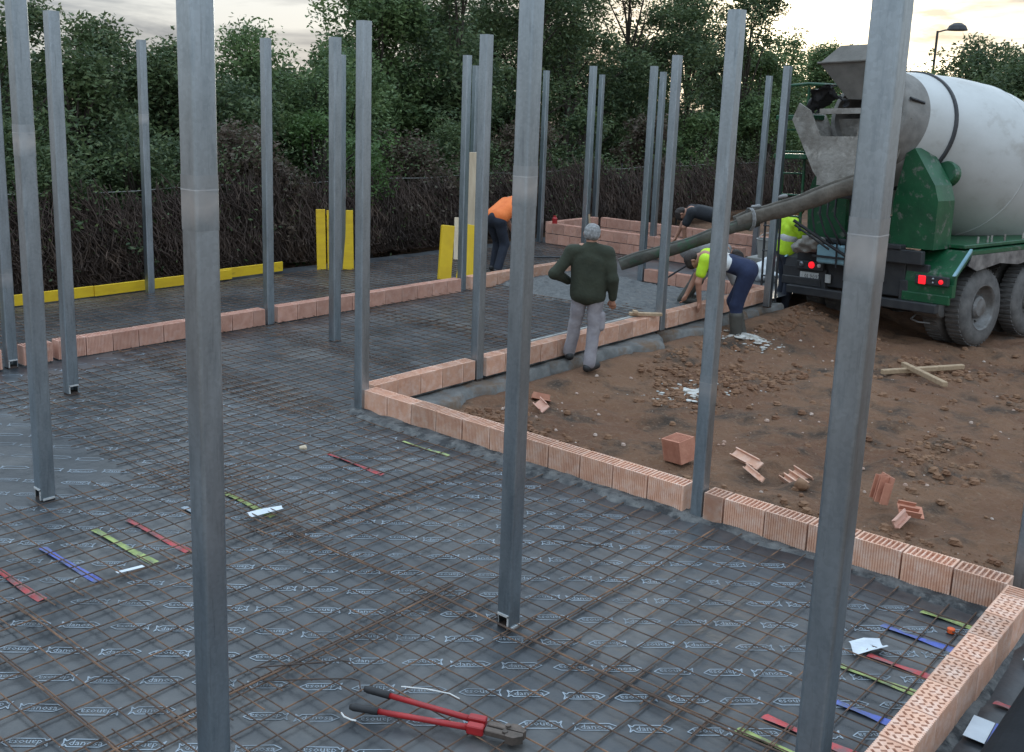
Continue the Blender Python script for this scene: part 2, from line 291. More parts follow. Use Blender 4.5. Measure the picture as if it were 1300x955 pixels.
def np_obj(name, v, f, mat, smooth=False, kind=None, parent=None):
    me = bpy.data.meshes.new(name); n = f.shape[1]
    me.vertices.add(len(v)); me.vertices.foreach_set('co', np.asarray(v, np.float32).reshape(-1))
    me.loops.add(f.size); me.loops.foreach_set('vertex_index', f.astype(np.int32).reshape(-1))
    me.polygons.add(len(f)); me.polygons.foreach_set('loop_start', np.arange(0, f.size, n, dtype=np.int32)); me.polygons.foreach_set('loop_total', np.full(len(f), n, np.int32))
    if smooth: me.polygons.foreach_set('use_smooth', np.ones(len(f), bool))
    me.update(calc_edges=True); me.validate()
    o = link(name, me, mat, parent)
    if kind and not parent: o['kind'] = kind
    return o

# ------------------------------------------------------------------ the setting: ground, membrane, footings
def sstep(a, b, x): t = np.clip((x - a) / (b - a), 0, 1); return t * t * (3 - 2 * t)
def ground_z(X, Y):
    X = np.asarray(X, float); Y = np.asarray(Y, float)
    z = -.17 + .07 * (1 - sstep(-5.9, -5.2, X)) - .19 * sstep(9.5, 13.2, Y) * sstep(-6.2, -4.6, X) - .05 * sstep(14, 18, Y)
    yard = sstep(-6.3, -5.9, X) * sstep(5.75, 6.1, Y)
    n = .10 * fbm(X * .55, Y * .55, 3) + .075 * fbm(X * 2.1 + 5, Y * 2.1, 4) + .05 * np.abs(fbm(X * 5.3, Y * 5.3 + 9, 3)) + .045 * np.maximum(fbm(X * 4.1 + 8, Y * 4.1 + 3, 3), 0) + .03 * fbm(X * 9, Y * 9, 2)
    near = 1 - .75 * sstep(20, 40, np.abs(X) + np.abs(Y))
    z = z + n * yard * near
    z = z + .07 * np.exp(-((Y - 12.75 - .12 * (X + 3)) / .35) ** 2) * sstep(-5.2, -4.2, X) * (1 + fbm(X * 2, Y * 2, 2))
    z = z - .03 * np.exp(-((X + 5.9) ** 2 / .5)) * yard
    for off in (0.0, 1.75):                      # tyre ruts left by the truck swinging in
        c = -3.6 + off + .9 * np.sin((Y - 6) * .33); dd = (X - c)
        z = z + yard * (1 - sstep(12.2, 13.2, Y)) * (-.045 * np.exp(-(dd / .16) ** 2) + .03 * np.exp(-((np.abs(dd) - .27) / .09) ** 2)) * (.6 + fbm(X * 1.3, Y * 1.3, 2))
    z = np.where((X < -6.25) | (Y < 5.85), np.minimum(z, -.28), z)
    return z
gx = np.r_[-900, -300, -120, -60, -30, np.arange(-20, -6.4, 1.5), np.arange(-6.35, 3.2, .055), np.arange(3.4, 20, 1.2), 30, 60, 120, 300, 900]
gy = np.r_[-300, -100, -30, -8, 0, 3, 5, np.arange(5.8, 15.5, .055), np.arange(15.8, 40, 1.0), 50, 80, 150, 300, 900]
ground = grid_obj('ground', gx, gy, ground_z, 'soil')

def memb_z(X, Y):
    return .010 * fbm(X * .9, Y * .9, 2) + .007 * fbm(X * 3.1 + 3, Y * 2.3, 3) - .012 * np.abs(fbm(X * 1.1 + 2.7, Y * 1.5 + 6, 3)) + .004 * (np.asarray(X) > -5.03) + .003 * (np.asarray(X) > -3.2) - .004
def frange(a, b, s): return np.linspace(a, b, max(2, int(round((b - a) / s)) + 1))
mb = grid_obj('floor_membrane', frange(-12.75, -1.16, .045), frange(-.6, 5.80, .045), memb_z, 'membrane')
mc = grid_obj('floor_membrane', frange(-12.75, -6.49, .06), frange(5.805, 18.2, .06), lambda X, Y: memb_z(X, Y) - .002, 'membrane')
md = grid_obj('floor_membrane', frange(-1.10, .6, .03), frange(.4, 6.2, .03), lambda X, Y: memb_z(X, Y) * 1.5 - .012 + .025 * np.abs(fbm(X * 4 + 2, Y * 1.6, 3)) * sstep(-1.1, -.95, X), 'membrane')

# slab edge / footing strips
def strip(name, x0, x1, y0, y1, ztop, zbot, mat, edge='x1', amp=.05, st=.04):
    xs = frange(x0, x1, st); ys = frange(y0, y1, st)
    def Z(X, Y):
        z = ztop + .02 * fbm(X * 5, Y * 5, 3) + .012 * np.abs(fbm(X * 13, Y * 13, 2))
        if edge == 'x1': t = x1 - X + amp * (fbm(Y * 1.7, Y * 0 + 3.3, 4) - .5); w = sstep(-.02, .05, t - .03)
        elif edge == 'y0': t = Y - y0 + amp * (fbm(X * 1.9, X * 0 + 7.7, 4) - .4); w = sstep(-.02, .05, t - .02)
        elif edge == 'y1': t = y1 - Y + amp * (fbm(X * 1.9, X * 0 + 5.7, 4) - .4); w = sstep(-.02, .05, t - .02)
        return zbot + (z - zbot) * w
    return grid_obj(name, xs, ys, Z, mat)
strip('footing', -6.50, -6.02, 5.9, 13.6, -.035, -.28, 'footing', 'x1', .42)
strip('footing', -6.05, -1.2, 5.86, 6.06, -.03, -.3, 'mortar', 'y1', .1)
strip('mortar_edge', -6.45, -1.22, 5.50, 5.80, .018, -.02, 'mortar', 'y0', .16, .025)
strip('mortar_edge', -1.10, -.95, 3.0, 5.8, .01, -.05, 'mortar', 'x1', .05, .025)

# printed lozenge marks on the membrane: real lettering sheets
def text_mesh(s, size, ex=0.0):
    cu = bpy.data.curves.new('t', 'FONT'); cu.body = s; cu.size = size; cu.align_x = 'CENTER'; cu.align_y = 'CENTER'; cu.resolution_u = 1; cu.extrude = ex
    o = bpy.data.objects.new('t', cu); col.objects.link(o); dg = bpy.context.evaluated_depsgraph_get(); me = bpy.data.meshes.new_from_object(o.evaluated_get(dg))
    v = [tuple(p.co) for p in me.vertices]; f = [tuple(p.vertices) for p in me.polygons]
    bpy.data.objects.remove(o); bpy.data.curves.remove(cu); bpy.data.meshes.remove(me); return v, f
tv, tf = text_mesh('danosa', .050)
def outline(pts, w):
    v = []; f = []; n = len(pts)
    P = [Vector((a, b, 0)) for a, b in pts]; c = Vector((0, 0, 0))
    for i in range(n):
        a, b = P[i], P[(i + 1) % n]; d = (b - a).normalized(); nn = Vector((-d.y, d.x, 0)) * w / 2; k = len(v)
        v += [a - nn, a + nn, b + nn, b - nn]; f.append((k + 3, k + 2, k + 1, k))
    return [tuple(x) for x in v], f
ov, of = outline([(-.098, .030), (-.082, .012), (-.07, .027), (.06, .027), (.095, .004), (.06, -.025), (-.07, -.025), (-.082, -.010), (-.098, -.028), (-.090, 0)], .0055)
mv, mf = [], []
Lx, Ly = .185, .310
for k in range(int((-9.6 + 3.17) / Lx), int((-1.2 + 3.17) / Lx) + 1):
    for j in range(-8, 13):
        x = -3.165 + k * Lx; y = 2.29 + j * Ly + (k % 2) * Ly / 2
        if not (-9.5 < x < -1.28 and .3 < y < 5.5): continue
        x += random.uniform(-.008, .008); y += random.uniform(-.008, .008)
        if -5.05 < x < -4.9: continue
        a = R(43 + (180 if (k + (j // 2)) % 2 else 0)); ca, sa = math.cos(a), math.sin(a)
        parts = [(ov, of)]
        if math.hypot(x, y) < 7.5: parts.append((tv, tf))
        for vv, ff in parts:
            b = len(mv)
            for (p, q, _) in vv: mv.append((x + ca * p - sa * q, y + sa * p + ca * q, 0))
            mf += [tuple(b + i for i in g) for g in ff]
A = np.array(mv); A[:, 2] = memb_z(A[:, 0], A[:, 1]) + .0022
me = bpy.data.meshes.new('printed_mark'); me.from_pydata(A.tolist(), [], mf); pm = link('printed_mark', me, 'print', mb); pm['kind'] = 'stuff'
pm['label'] = 'pale printed lozenge lettering repeated over the membrane'

# ------------------------------------------------------------------ hollow clay blocks and the low walls
BL, BW, BH = .2755, .140, .186
def brick_mesh(name, pattern, L=BL, W=BW, H=BH, mat='brick'):
    b = MB(); hx, hy = L / 2, W / 2; n = 18; g = .0052; dep = .13
    xs = []; prof = []
    for i in range(n):
        x0 = -hx + L * i / n; s = L / n
        for fr, dd in ((0, 0), (.55, 0), (.66, g), (.90, g)): xs.append(x0 + s * fr); prof.append(dd if .04 < (i + fr) / n < .96 else 0)
    xs.append(hx); prof.append(0)
    lo = [(x, -hy + d) for x, d in zip(xs, prof)]; hi = [(x, hy - d) for x, d in zip(xs, prof)]
    loop = lo + hi[::-1]; m = len(loop)
    b.add([(x, y, 0) for x, y in loop] + [(x, y, H) for x, y in loop], [(i, (i + 1) % m, m + (i + 1) % m, m + i) for i in range(m)])
    iy = hy - .008; k = len(xs)
    b.add([(x, y, H) for x, y in lo] + [(x, -iy, H) for x in xs], [(i, i + 1, k + i + 1, k + i) for i in range(k - 1)])
    b.add([(x, iy, H) for x in xs] + [(x, y, H) for x, y in hi], [(i, i + 1, k + i + 1, k + i) for i in range(k - 1)])
    ex = .008
    b.add([(-hx, -iy, H), (-hx + ex, -iy, H), (-hx + ex, iy, H), (-hx, iy, H), (hx - ex, -iy, H), (hx, -iy, H), (hx, iy, H), (hx - ex, iy, H)], [(0, 1, 2, 3), (4, 5, 6, 7)])
    if pattern == 'lozenge': na, nb = 8, 4
    else: na, nb = (9 if L > .2 else 4), 1
    cx, cy = (L - 2 * ex) / na, 2 * iy / nb
    for i in range(na):
        for j in range(nb):
            x0 = -hx + ex + i * cx; y0 = -iy + j * cy; xc, yc = x0 + cx / 2, y0 + cy / 2
            out = [(x0, y0), (x0 + cx, y0), (x0 + cx, y0 + cy), (x0, y0 + cy)]
            if pattern == 'lozenge':
                a = R(38 if i % 2 else -38) ; u, w = (.0066, .0132)
                inn = [(xc + math.cos(a) * p - math.sin(a) * q, yc + math.sin(a) * p + math.cos(a) * q) for p, q in ((-u, -w), (u, -w), (u, w), (-u, w))]
                d_ = dep
            else:
                u, w = cx / 2 - .0042, cy / 2 - .004; inn = [(xc + p, yc + q) for p, q in ((-u, -w), (u, -w), (u, w), (-u, w))]; d_ = .022
            b.add([(x, y, H) for x, y in out] + [(x, y, H) for x, y in inn] + [(x, y, H - d_) for x, y in inn],
                  [(q, (q + 1) % 4, 4 + (q + 1) % 4, 4 + q) for q in range(4)] + [(4 + q, 4 + (q + 1) % 4, 8 + (q + 1) % 4, 8 + q) for q in range(4)] + [(8, 9, 10, 11)])
    return b.mesh(name, mat)
ME = {}
for key, pat, mat in (('loz', 'lozenge', 'brick'), ('bar', 'bar', 'brick'), ('far', 'bar', 'brick_far'), ('red', 'bar', 'brick_red')): ME[key] = brick_mesh('brick', pat, mat=mat)
ME['half'] = brick_mesh('brick', 'bar', L=.135); ME['half_far'] = brick_mesh('brick', 'bar', L=.135, mat='brick_far')
PITCH = .2872
def wall(label, x0, y0, x1, y1, key='bar', courses=1, z0=.004, half=False, shift=0.0, group='low clay block walls around the slab'):
    d = Vector((x1 - x0, y1 - y0, 0)); Ln = d.length; d.normalize(); ang = math.atan2(d.y, d.x)
    e = empty('block_wall', (x0, y0, 0), ang); tag(e, label, 'wall', group)
    for c in range(courses):
        s = 0.0 if c % 2 == 0 else PITCH * .5
        if half and c == 0:
            o = link('brick', ME['half'] if key != 'far' else ME['half_far'], None, e, (.0675, 0, z0), (0, 0, 0)); s = PITCH * .5
        elif c % 2:
            o = link('brick', ME['half'] if key != 'far' else ME['half_far'], None, e, (.0675, 0, z0 + c * .200), (0, 0, 0))
        while s + PITCH * .96 <= Ln + .02:
            o = link('brick', ME[key], None, e, (s + PITCH / 2, random.uniform(-.003, .003), z0 + c * .200 + random.uniform(-.002, .002)), (random.uniform(-.006, .006), 0, random.uniform(-.01, .01) + (math.pi if random.random() < .5 else 0)))
            s += PITCH
        rest = Ln - s
        if rest > .12:
            o = link('brick', ME['half'] if key != 'far' else ME['half_far'], None, e, (s + rest / 2, 0, z0 + c * .200), (0, 0, 0)); o.scale.x = rest / .137
    if True:
        b = MB()
        for c in range(courses): b.box(.0, Ln - .004, -BW / 2 + .012, BW / 2 - .012, z0 + c * .2 - .016, z0 + c * .2 - .001)
        b.obj('mortar_bed', 'mortar', e)
    return e
yF = 5.74 + BW / 2 ; xR = -6.42 - BW / 2; xL = -9.67 - BW / 2; xN = -1.21 + BW / 2
wall('front block wall from the inner corner post to the post amid the brick scraps', -6.385, yF, -3.19, yF)
wall('grooved block wall between the middle post and the right corner', -3.075, yF, -1.215, yF, half=True)
wall('nearest block wall with pierced top at the lower right', xN, 1.3, xN, 5.735, 'loz')
wall('short block wall running back from the inner corner to the next post', xR, 5.89, xR, 7.20)
wall('block wall behind the standing man in the green jacket', xR, 7.36, xR, 10.50)
wall('block wall beside the bending worker in navy trousers', xR, 10.68, xR, 13.45)
wall('single left block beyond the leftmost posts', xL, 3.30, xL, 4.17, 'far')
wall('far left block stub between two left posts', xL, 4.36, xL, 4.62, 'far')
wall('left block wall between the two left posts, in front of the yellow plank', xL, 4.70, xL, 7.16, 'far')
wall('left block wall behind the twin posts in the middle', xL, 7.34, xL, 10.50, 'far')
wall('left block wall at the feet of the worker in orange', xL, 10.70, xL, 13.50, 'bar')
wall('low block wall at the far end of the poured strip', -8.50, 13.45, -6.50, 13.45, 'far', 1)
wall('two-course block wall at the far back beside the last left post', -12.15, 15.62, -8.0, 15.62, 'far', 2, group='block walls at the far back')
wall('far side block wall running to the rear corner', -12.23, 15.72, -12.23, 17.3, 'far', 2, group='block walls at the far back')
wall('rear block wall nearest the hedge, running right from the far corner', -12.10, 17.36, -8.0, 17.36, 'far', 2, group='block walls at the far back')

# ------------------------------------------------------------------ galvanised posts
def tube_profile(w, r, n=3):
    p = []
    for cx, cy, a0 in ((1, -1, -90), (1, 1, 0), (-1, 1, 90), (-1, -1, 180)):
        for k in range(n + 1): a = R(a0 + 90 * k / n); p.append(((w / 2 - r) * cx + r * math.cos(a), (w / 2 - r) * cy + r * math.sin(a)))
    return p
def post(label, x, y, w=.095, H=3.24, z0=.0, band=None, notch=None, rz=0.0, lean=(0, 0)):
    e = empty('steel_post', (x, y, 0), rz); e.rotation_euler = (lean[0], lean[1], rz); tag(e, label, 'post', 'galvanised posts standing on the slab')
    b = MB(); P = tube_profile(w, .012); Q = tube_profile(w - .008, .009); n = len(P); zs = [z0, z0 + .07, H]
    vs = [(a, c, z) for z in zs for a, c in P] + [(a, c, z) for z in zs for a, c in Q]; o = 3 * n; fs = []; mi = []
    skip = {'-y': n - 1, '+x': 3}.get(notch, -1)
    for k in range(2):
        for i in range(n):
            j = (i + 1) % n
            if k == 0 and i == skip:
                continue
            fs.append((k * n + i, k * n + j, k * n + n + j, k * n + n + i)); mi.append(0)
            fs.append((o + k * n + j, o + k * n + i, o + k * n + n + i, o + k * n + n + j)); mi.append(0)
    for i in range(n):
        j = (i + 1) % n; fs.append((2 * n + i, 2 * n + j, o + 2 * n + j, o + 2 * n + i)); mi.append(1)
        if i != skip: fs.append((j, i, o + i, o + j)); mi.append(1)
        else:
            fs.append((n + j, n + i, o + n + i, o + n + j)); mi.append(1)
            fs.append((i, n + i, o + n + i, o + i)); mi.append(1); fs.append((n + j, j, o + j, o + n + j)); mi.append(1)
    b.v = vs; b.f = fs; b.mi = mi
    b.obj('shaft', ['zinc', 'zinc_cut'], e)
    if notch:
        c = MB(); h = w / 2
        if notch == '-y':
            c.box(-h + .008, h - .008, -h - .004, -h + .006, z0 + .062, z0 + .074); c.box(h - .016, h - .008, -h - .004, -h + .004, z0, z0 + .07); c.box(h + .001, h + .006, -h + .01, h - .01, z0 - .003, z0 + .009)
        else:
            c.box(h - .006, h + .004, -h + .008, h - .008, z0 + .062, z0 + .074); c.box(h - .004, h + .004, -h + .008, -h + .016, z0, z0 + .07)
        c.obj('bent_foot_tab', 'zinc_cut', e)
    pl = MB(); pl.box(-w * .45, w * .45, -w * .45, w * .45, z0 - .02, z0 + .004); pl.obj('foot_plate', 'rust_dark', e)
    if band:
        s = MB(); h = w / 2 + .0012; S = tube_profile(w + .003, .0125); m = len(S); zz = [band - .14, band - .035, band + .05]
        vs = [(a, c, z) for z in zz for a, c in S]; s.add(vs, [(k * m + i, k * m + (i + 1) % m, k * m + m + (i + 1) % m, k * m + m + i) for k in range(2) for i in range(m)])
        s.obj('zinc_sprayed_joint', 'zinc_joint', e)
        t = MB(); S = tube_profile(w + .0045, .0132); t.add([(a, c, z) for z in (band - .002, band + .002) for a, c in S], [(i, (i + 1) % m, m + (i + 1) % m, m + i) for i in range(m)]); t.obj('weld_seam', 'zinc_spray', e)
    return e
post('nearest left steel post, widest one, standing beside the bolt cutters', -3.10, 2.03, .094, band=2.32)
post('steel post at centre front with cut-out foot on the printed membrane', -3.09, 3.78, .088, band=2.31, notch='-y', z0=.012)
post('nearest right steel post leaning across in front of the truck', -1.13, 2.98, .092, band=2.31)
post('left steel post with white bent foot beside the coloured tape strips', -6.36, 2.95, .098, band=2.36, notch='-y', z0=.012)
post('steel post set in the front block wall near the loose red block', -3.135, 5.79, .088, band=.92)
post('steel post at the inner corner of the L-shaped block wall', -6.425, 5.75, .096)
post('steel post standing free in the left bay with black cut-out foot', -8.53, 4.24, .10, notch='+x', z0=.01)
post('post cut by the left edge of the photo, ending in the left block wall', -9.75, 4.27, .10, band=.9, notch='+x')
post('far left steel post in front of the yellow plank', -12.2, 7.2, .095, band=2.32)
post('steel post in the left block wall behind the widest post', -9.72, 7.25, .096)
post('steel post left of the inner corner, in front of the upright yellow panel', -8.58, 7.28, .10)
post('steel post behind the upright yellow panel, half hidden by the one before it', -12.15, 10.44, .095)
post('steel post in the left block wall with the leaning yellow boards', -9.74, 10.58, .096)
post('steel post beside the pale tall board, its top just right of its neighbour', -12.45, 13.75, .095)
post('steel post in the second block wall left of the centre front post', -6.46, 7.27, .096)
post('steel post between the green jacket man and the bending worker', -6.45, 10.58, .095)
post('lone far steel post left of the far block walls', -12.35, 15.62, .095)
post('far steel post right behind the green jacket man\'s head', -9.80, 13.58, .095)
post('farthest thin steel post at the rear corner of the block walls', -12.33, 17.4, .095)
post('left one of the three posts over the pouring chute', -8.57, 13.42, .095)
post('middle one of the three posts over the pouring chute', -9.80, 15.65, .095)
post('far steel post just left of the truck ladder post', -8.38, 16.8, .095)
post('steel post beside the hi-vis worker and the truck ladder', -6.26, 13.06, .095)
post('post at the right edge of the photo on the wall corner', -1.195, 6.02, .092, H=3.24)

# ------------------------------------------------------------------ steel reinforcing mesh
def wire_mesh(pts, r, n=5):
    b = MB(); b.tube(pts, r, n); return b
def mesh_sheet(label, X0, X1, Y0, Y1, dx=.143, dy=.143, z=.014, r=.0037, over=.07, skip=0.0, ph=(0, 0), rot=0.0, edge_y=(), edge_x=()):
    cx, cy = (X0 + X1) / 2, (Y0 + Y1) / 2
    e = empty('steel_mesh_sheet', (cx, cy, 0), rot); tag(e, label, 'steel mesh', 'reinforcing mesh sheets on the membrane')
    def zz(x, y): return float(memb_z(x, y)) + z + .004 * math.sin(x * 3.1 + y * 1.7)
    def run(pts, rr):
        w = wire_mesh([(a - cx, b_ - cy, c) for a, b_, c in pts], rr); w.obj('wire', 'rust', e)
    x = X0 + ph[0]
    while x < X1:
        a = random.uniform(.002, .008); q = random.uniform(0, 6); n = max(5, int((Y1 - Y0) / .3)); o0, o1 = over * random.uniform(.6, 1.6), over * random.uniform(.6, 1.6)
        ys = np.linspace(Y0 - o0, Y1 + o1, n)
        run([(x + a * math.sin(t * 2.3 + q), t, zz(x, t)) for t in ys], r); x += dx
    y = Y0 + ph[1]
    while y < Y1 + .001:
        a = random.uniform(.002, .008); q = random.uniform(0, 6); n = max(5, int((X1 - X0) / .3)); o0, o1 = over * random.uniform(.4, 1.2), over * random.uniform(.4, 1.2)
        xs = np.linspace(X0 - o0, X1 + o1, n)
        run([(t, y + a * math.sin(t * 2.1 + q), zz(t, y) + 2 * r) for t in xs], r); y += dy
    for ey in edge_y:
        run([(t, ey + .006 * math.sin(t * 1.3), zz(t, ey) + 4 * r) for t in np.linspace(X0 - .05, X1 + .05, 14)], r * 1.35)
    for ex in edge_x:
        run([(ex, t, zz(ex, t) + 4 * r) for t in np.linspace(Y0 - .05, Y1 + .05, 14)], r * 1.35)
    return e
mesh_sheet('rusty mesh sheet in front of the grooved block wall, heavy bar along its near edge', -4.80, -1.32, 3.74, 5.55, ph=(.04, .0), edge_y=(3.715,), edge_x=(-2.91,), over=.10)
mesh_sheet('rusty mesh sheet under the bolt cutters at the bottom', -3.60, -1.32, .6, 3.82, ph=(.0, .06), over=.10, edge_x=(-3.56,))
mesh_sheet('rusty mesh sheet at the lower left with doubled brown bars', -5.0, -3.50, .6, 3.70, dx=.143, ph=(.03, .0), over=.12, edge_y=(2.14, 1.87))
mesh_sheet('rusty mesh sheet below the tape strips on the left', -6.3, -4.92, .8, 4.1, ph=(.05, .05), z=.02, over=.12)
mesh_sheet('rusty mesh sheet in front of the inner corner post', -9.2, -4.72, 3.66, 5.66, ph=(.02, .02), over=.08)
mesh_sheet('mesh sheet lying before the left block wall', -9.58, -6.6, 5.3, 7.1, ph=(.0, .0), over=.08)
mesh_sheet('mesh sheet in the passage between the two long block walls', -9.56, -6.62, 6.95, 8.75, dx=.15, dy=.15, over=.10, z=.018)
mesh_sheet('mesh sheet next to the wet concrete', -9.56, -6.62, 8.55, 11.6, dx=.15, dy=.15, over=.10, z=.024)
mesh_sheet('mesh sheet on the strip beside the yellow plank', -12.25, -9.9, 3.6, 9.2, dx=.14, dy=.14, over=.05)
mesh_sheet('mesh sheet on the strip behind the leaning yellow boards', -12.25, -9.9, 9.0, 15.4, dx=.14, dy=.14, over=.05, z=.02)
def bar(label, pts, r=.004, mat='rust_dark', name='loose_bar', cat='steel bar', group='loose bars on the mesh'):
    b = MB(); b.tube(pts, r, 6); o = b.obj(name, mat); return tag(o, label, cat, group)
bar('bent loose bar with hooked end left of the bolt cutters', [(-3.66, 2.62, .03), (-3.5, 2.80, .04), (-3.40, 2.93, .04), (-3.36, 2.95, .04), (-3.31, 2.93, .03)], .0035)
bar('second bent loose bar just below the first, left of the bolt cutters', [(-3.54, 2.58, .03), (-3.36, 2.75, .04), (-3.25, 2.86, .04), (-3.21, 2.87, .04), (-3.17, 2.84, .03)], .0035)
bar('short dark bar on the mesh right of the centre front post', [(-3.55, 4.72, .04), (-3.36, 4.80, .045), (-3.23, 4.88, .04)])
bar('thin bright wire offcut beside the bolt cutters', [(-3.05, 2.98, .03), (-2.95, 3.04, .034), (-2.85, 3.09, .03), (-2.79, 3.09, .03)], .003, 'zinc_cut', 'wire_offcut')

# tape strips, papers
def sheetquad(name, pts, mat, label, cat, group=None, z=.008, wav=.0):
    P = [Vector((a, b, 0)) for a, b in pts]; b = MB(); n = 8
    def pt(u, v):
        q = (P[0] * (1 - u) + P[1] * u) * (1 - v) + (P[3] * (1 - u) + P[2] * u) * v
        return (q.x, q.y, float(memb_z(q.x, q.y)) + z + wav * math.sin(u * 5 + v * 3))
    b.add([pt(i / n, j / 2) for j in range(3) for i in range(n + 1)], [(j * (n + 1) + i, j * (n + 1) + i + 1, (j + 1) * (n + 1) + i + 1, (j + 1) * (n + 1) + i) for j in range(2) for i in range(n)])
    return tag(b.obj(name, mat), label, cat, group)
def tape(x0, x1, y, mat, label, w=.045, dy=0.0):
    return sheetquad('tape_strip', [(x0, y - w / 2), (x1, y - w / 2 + dy), (x1 + .01, y + w / 2 + dy), (x0 + .01, y + w / 2)], mat, label, 'tape', 'coloured tape strips on the membrane', .007, .005)
tape(-5.65, -5.02, 2.28, 'tape_red', 'red tape strip cut by the left edge of the photo')
tape(-5.66, -5.02, 2.59, 'tape_blue', 'blue tape strip right of the left-edge red one')
tape(-5.70, -5.02, 2.93, 'tape_green', 'green tape strip left of the red one by the nearest post')
tape(-5.69, -5.02, 3.15, 'tape_red', 'red tape strip touching the left side of the nearest post')
tape(-5.62, -5.30, 3.50, 'print', 'pale blue tape strip just behind the nearest post')
tape(-5.64, -5.10, 3.82, 'tape_green', 'green tape strip right of the nearest post')
tape(-5.76, -5.16, 4.82, 'tape_red', 'faded red tape strip before the inner corner', .03)
tape(-5.59, -5.10, 5.44, 'tape_green', 'faded green tape strip along the front block wall', .03)
tape(-1.74, -1.24, 3.95, 'tape_red', 'red tape strip at the bottom edge, crossing behind the right post', .05)
tape(-1.78, -1.30, 3.78, 'tape_green', 'green tape strip at the bottom edge left of the right post')
tape(-1.55, -1.25, 4.28, 'tape_blue', 'blue tape strip between right post and pierced wall')
tape(-1.67, -1.24, 4.61, 'tape_green', 'green tape strip ending at the pierced wall')
tape(-1.60, -1.24, 4.81, 'tape_red', 'red tape strip under the white paper by the pierced wall')
tape(-1.66, -1.28, 5.15, 'tape_blue', 'blue tape strip nearest the right corner')
tape(-1.56, -1.26, 5.46, 'tape_green', 'dull green tape strip below the grooved wall corner', .04)
sheetquad('paper_sheet', [(-1.71, 4.81), (-1.64, 4.74), (-1.53, 4.89), (-1.60, 4.96)], 'white_paper', 'crumpled white paper on the mesh beside the right post', 'paper', None, .030, .016)
sheetquad('paper_sheet', [(-5.22, 3.70), (-5.15, 3.68), (-5.10, 3.90), (-5.16, 3.93)], 'white_paper', 'folded white-blue label on the green tape right of the nearest post', 'paper', None, .03, .006)
sheetquad('paper_strip', [(-5.02, 2.69), (-4.99, 2.69), (-4.97, 2.84), (-5.0, 2.84)], 'white_paper', 'narrow white paper strip below the green tape', 'paper', None, .028)
sheetquad('label_sheet', [(-1.02, 4.40), (-.93, 4.40), (-.94, 4.60), (-1.03, 4.60)], 'white_paper', 'square white label outside the pierced wall at the bottom', 'label', None, .02)
sheetquad('label_sheet', [(-.995, 5.27), (-.90, 5.27), (-.90, 5.44), (-1.0, 5.44)], 'white_paper', 'white label cut by the right edge of the photo', 'label', None, .02)
tape(-1.00, -.88, 4.80, 'tape_red', 'short red tape piece outside the pierced wall')
sheetquad('label_edge', [(-.925, 4.38), (-.90, 4.38), (-.91, 4.60), (-.935, 4.60)], 'tape_blue', 'blue margin strip beside the square white label', 'tape', None, .022)
b = MB(); b.lathe([(0, .0), (0, .022), (.02, .02), (.026, .0)], (-1.36, 5.33, .012), (0, 0, 1), 12); tag(b.obj('bar_cap', 'orange', smooth=False), 'small orange plastic bar cap near the right corner', 'cap')
b = MB(); b.tube([(-5.97, 4.72, .02), (-5.94, 4.75, .022), (-5.92, 4.74, .02)], [.012, .02, .01], 7); tag(b.obj('stone', 'cream_board'), 'small pale stone on the mesh behind the left post', 'stone')
b = MB(); b.lathe([(0, 0), (0, .125), (.9, .127), (2.4, .125), (2.4, .0)], (-.765, 2.7, .10), (0, 1, 0), 24)
tag(b.obj('membrane_roll', 'dark_roll', smooth=False), 'black roll lying at the lower right corner', 'roll')

# ------------------------------------------------------------------ wet concrete, boards, debris
def conc_z(X, Y):
    edge = 10.75 + .45 * fbm(X * .9, X * 0 + 2.2, 3) + .25 * (X + 8)* -.2
    w = sstep(0, .55, Y - edge) * (1 - sstep(13.15, 13.4, Y)) * (1 - sstep(-6.75, -6.6, X) * .4)
    return -.05 + w * (.085 + .04 * fbm(X * 1.6, Y * 1.6, 3) + .045 * np.abs(fbm(X * 6, Y * 6, 3)) + .03 * fbm(X * 14, Y * 14, 2))
wc = grid_obj('wet_concrete', frange(-9.64, -6.57, .035), frange(10.0, 13.42, .035), conc_z, 'wet_concrete', kind='stuff')
tag(wc, 'fresh grey concrete being poured between the long block walls', 'concrete')

def plank(name, label, cat, p0, p1, w, t, mat, group=None, roll=0.0):
    p0, p1 = Vector(p0), Vector(p1); d = p1 - p0; L = d.length; q = d.to_track_quat('X', 'Z').to_matrix().to_4x4() @ Matrix.Rotation(roll, 4, 'X')
    b = MB(); b.bbox(0, L, -w / 2, w / 2, -t / 2, t / 2, min(w, t) * .12)
    o = b.obj(name, mat); o.matrix_world = Matrix.Translation(p0) @ q; return tag(o, label, cat, group)
G1 = 'yellow shuttering boards on the left strip'
plank('shuttering_plank', 'yellow plank on edge at the far left, cut by the photo edge', 'plank', (-12.44, 3.0, .075), (-12.43, 6.54, .075), .03, .135, 'yellow', G1)
plank('shuttering_plank', 'yellow plank on edge behind the far left post', 'plank', (-12.415, 6.545, .075), (-12.42, 8.62, .08), .03, .135, 'yellow', G1)
plank('shuttering_plank', 'last yellow plank on edge, ending left of the upright yellow panel', 'plank', (-12.47, 8.45, .09), (-12.50, 9.58, .09), .03, .14, 'yellow', G1)
def panel(name, label, cat, p0, wv, uv, w, h, t, mat, group=None):
    wv = Vector(wv).normalized(); uv = Vector(uv).normalized(); nv = wv.cross(uv).normalized(); m = Matrix((( wv.x, nv.x, uv.x, p0[0]), (wv.y, nv.y, uv.y, p0[1]), (wv.z, nv.z, uv.z, p0[2]), (0, 0, 0, 1)))
    b = MB(); b.bbox(-w / 2, w / 2, -t / 2, t / 2, 0, h, .006); o = b.obj(name, mat); o.matrix_world = m; return tag(o, label, cat, group)
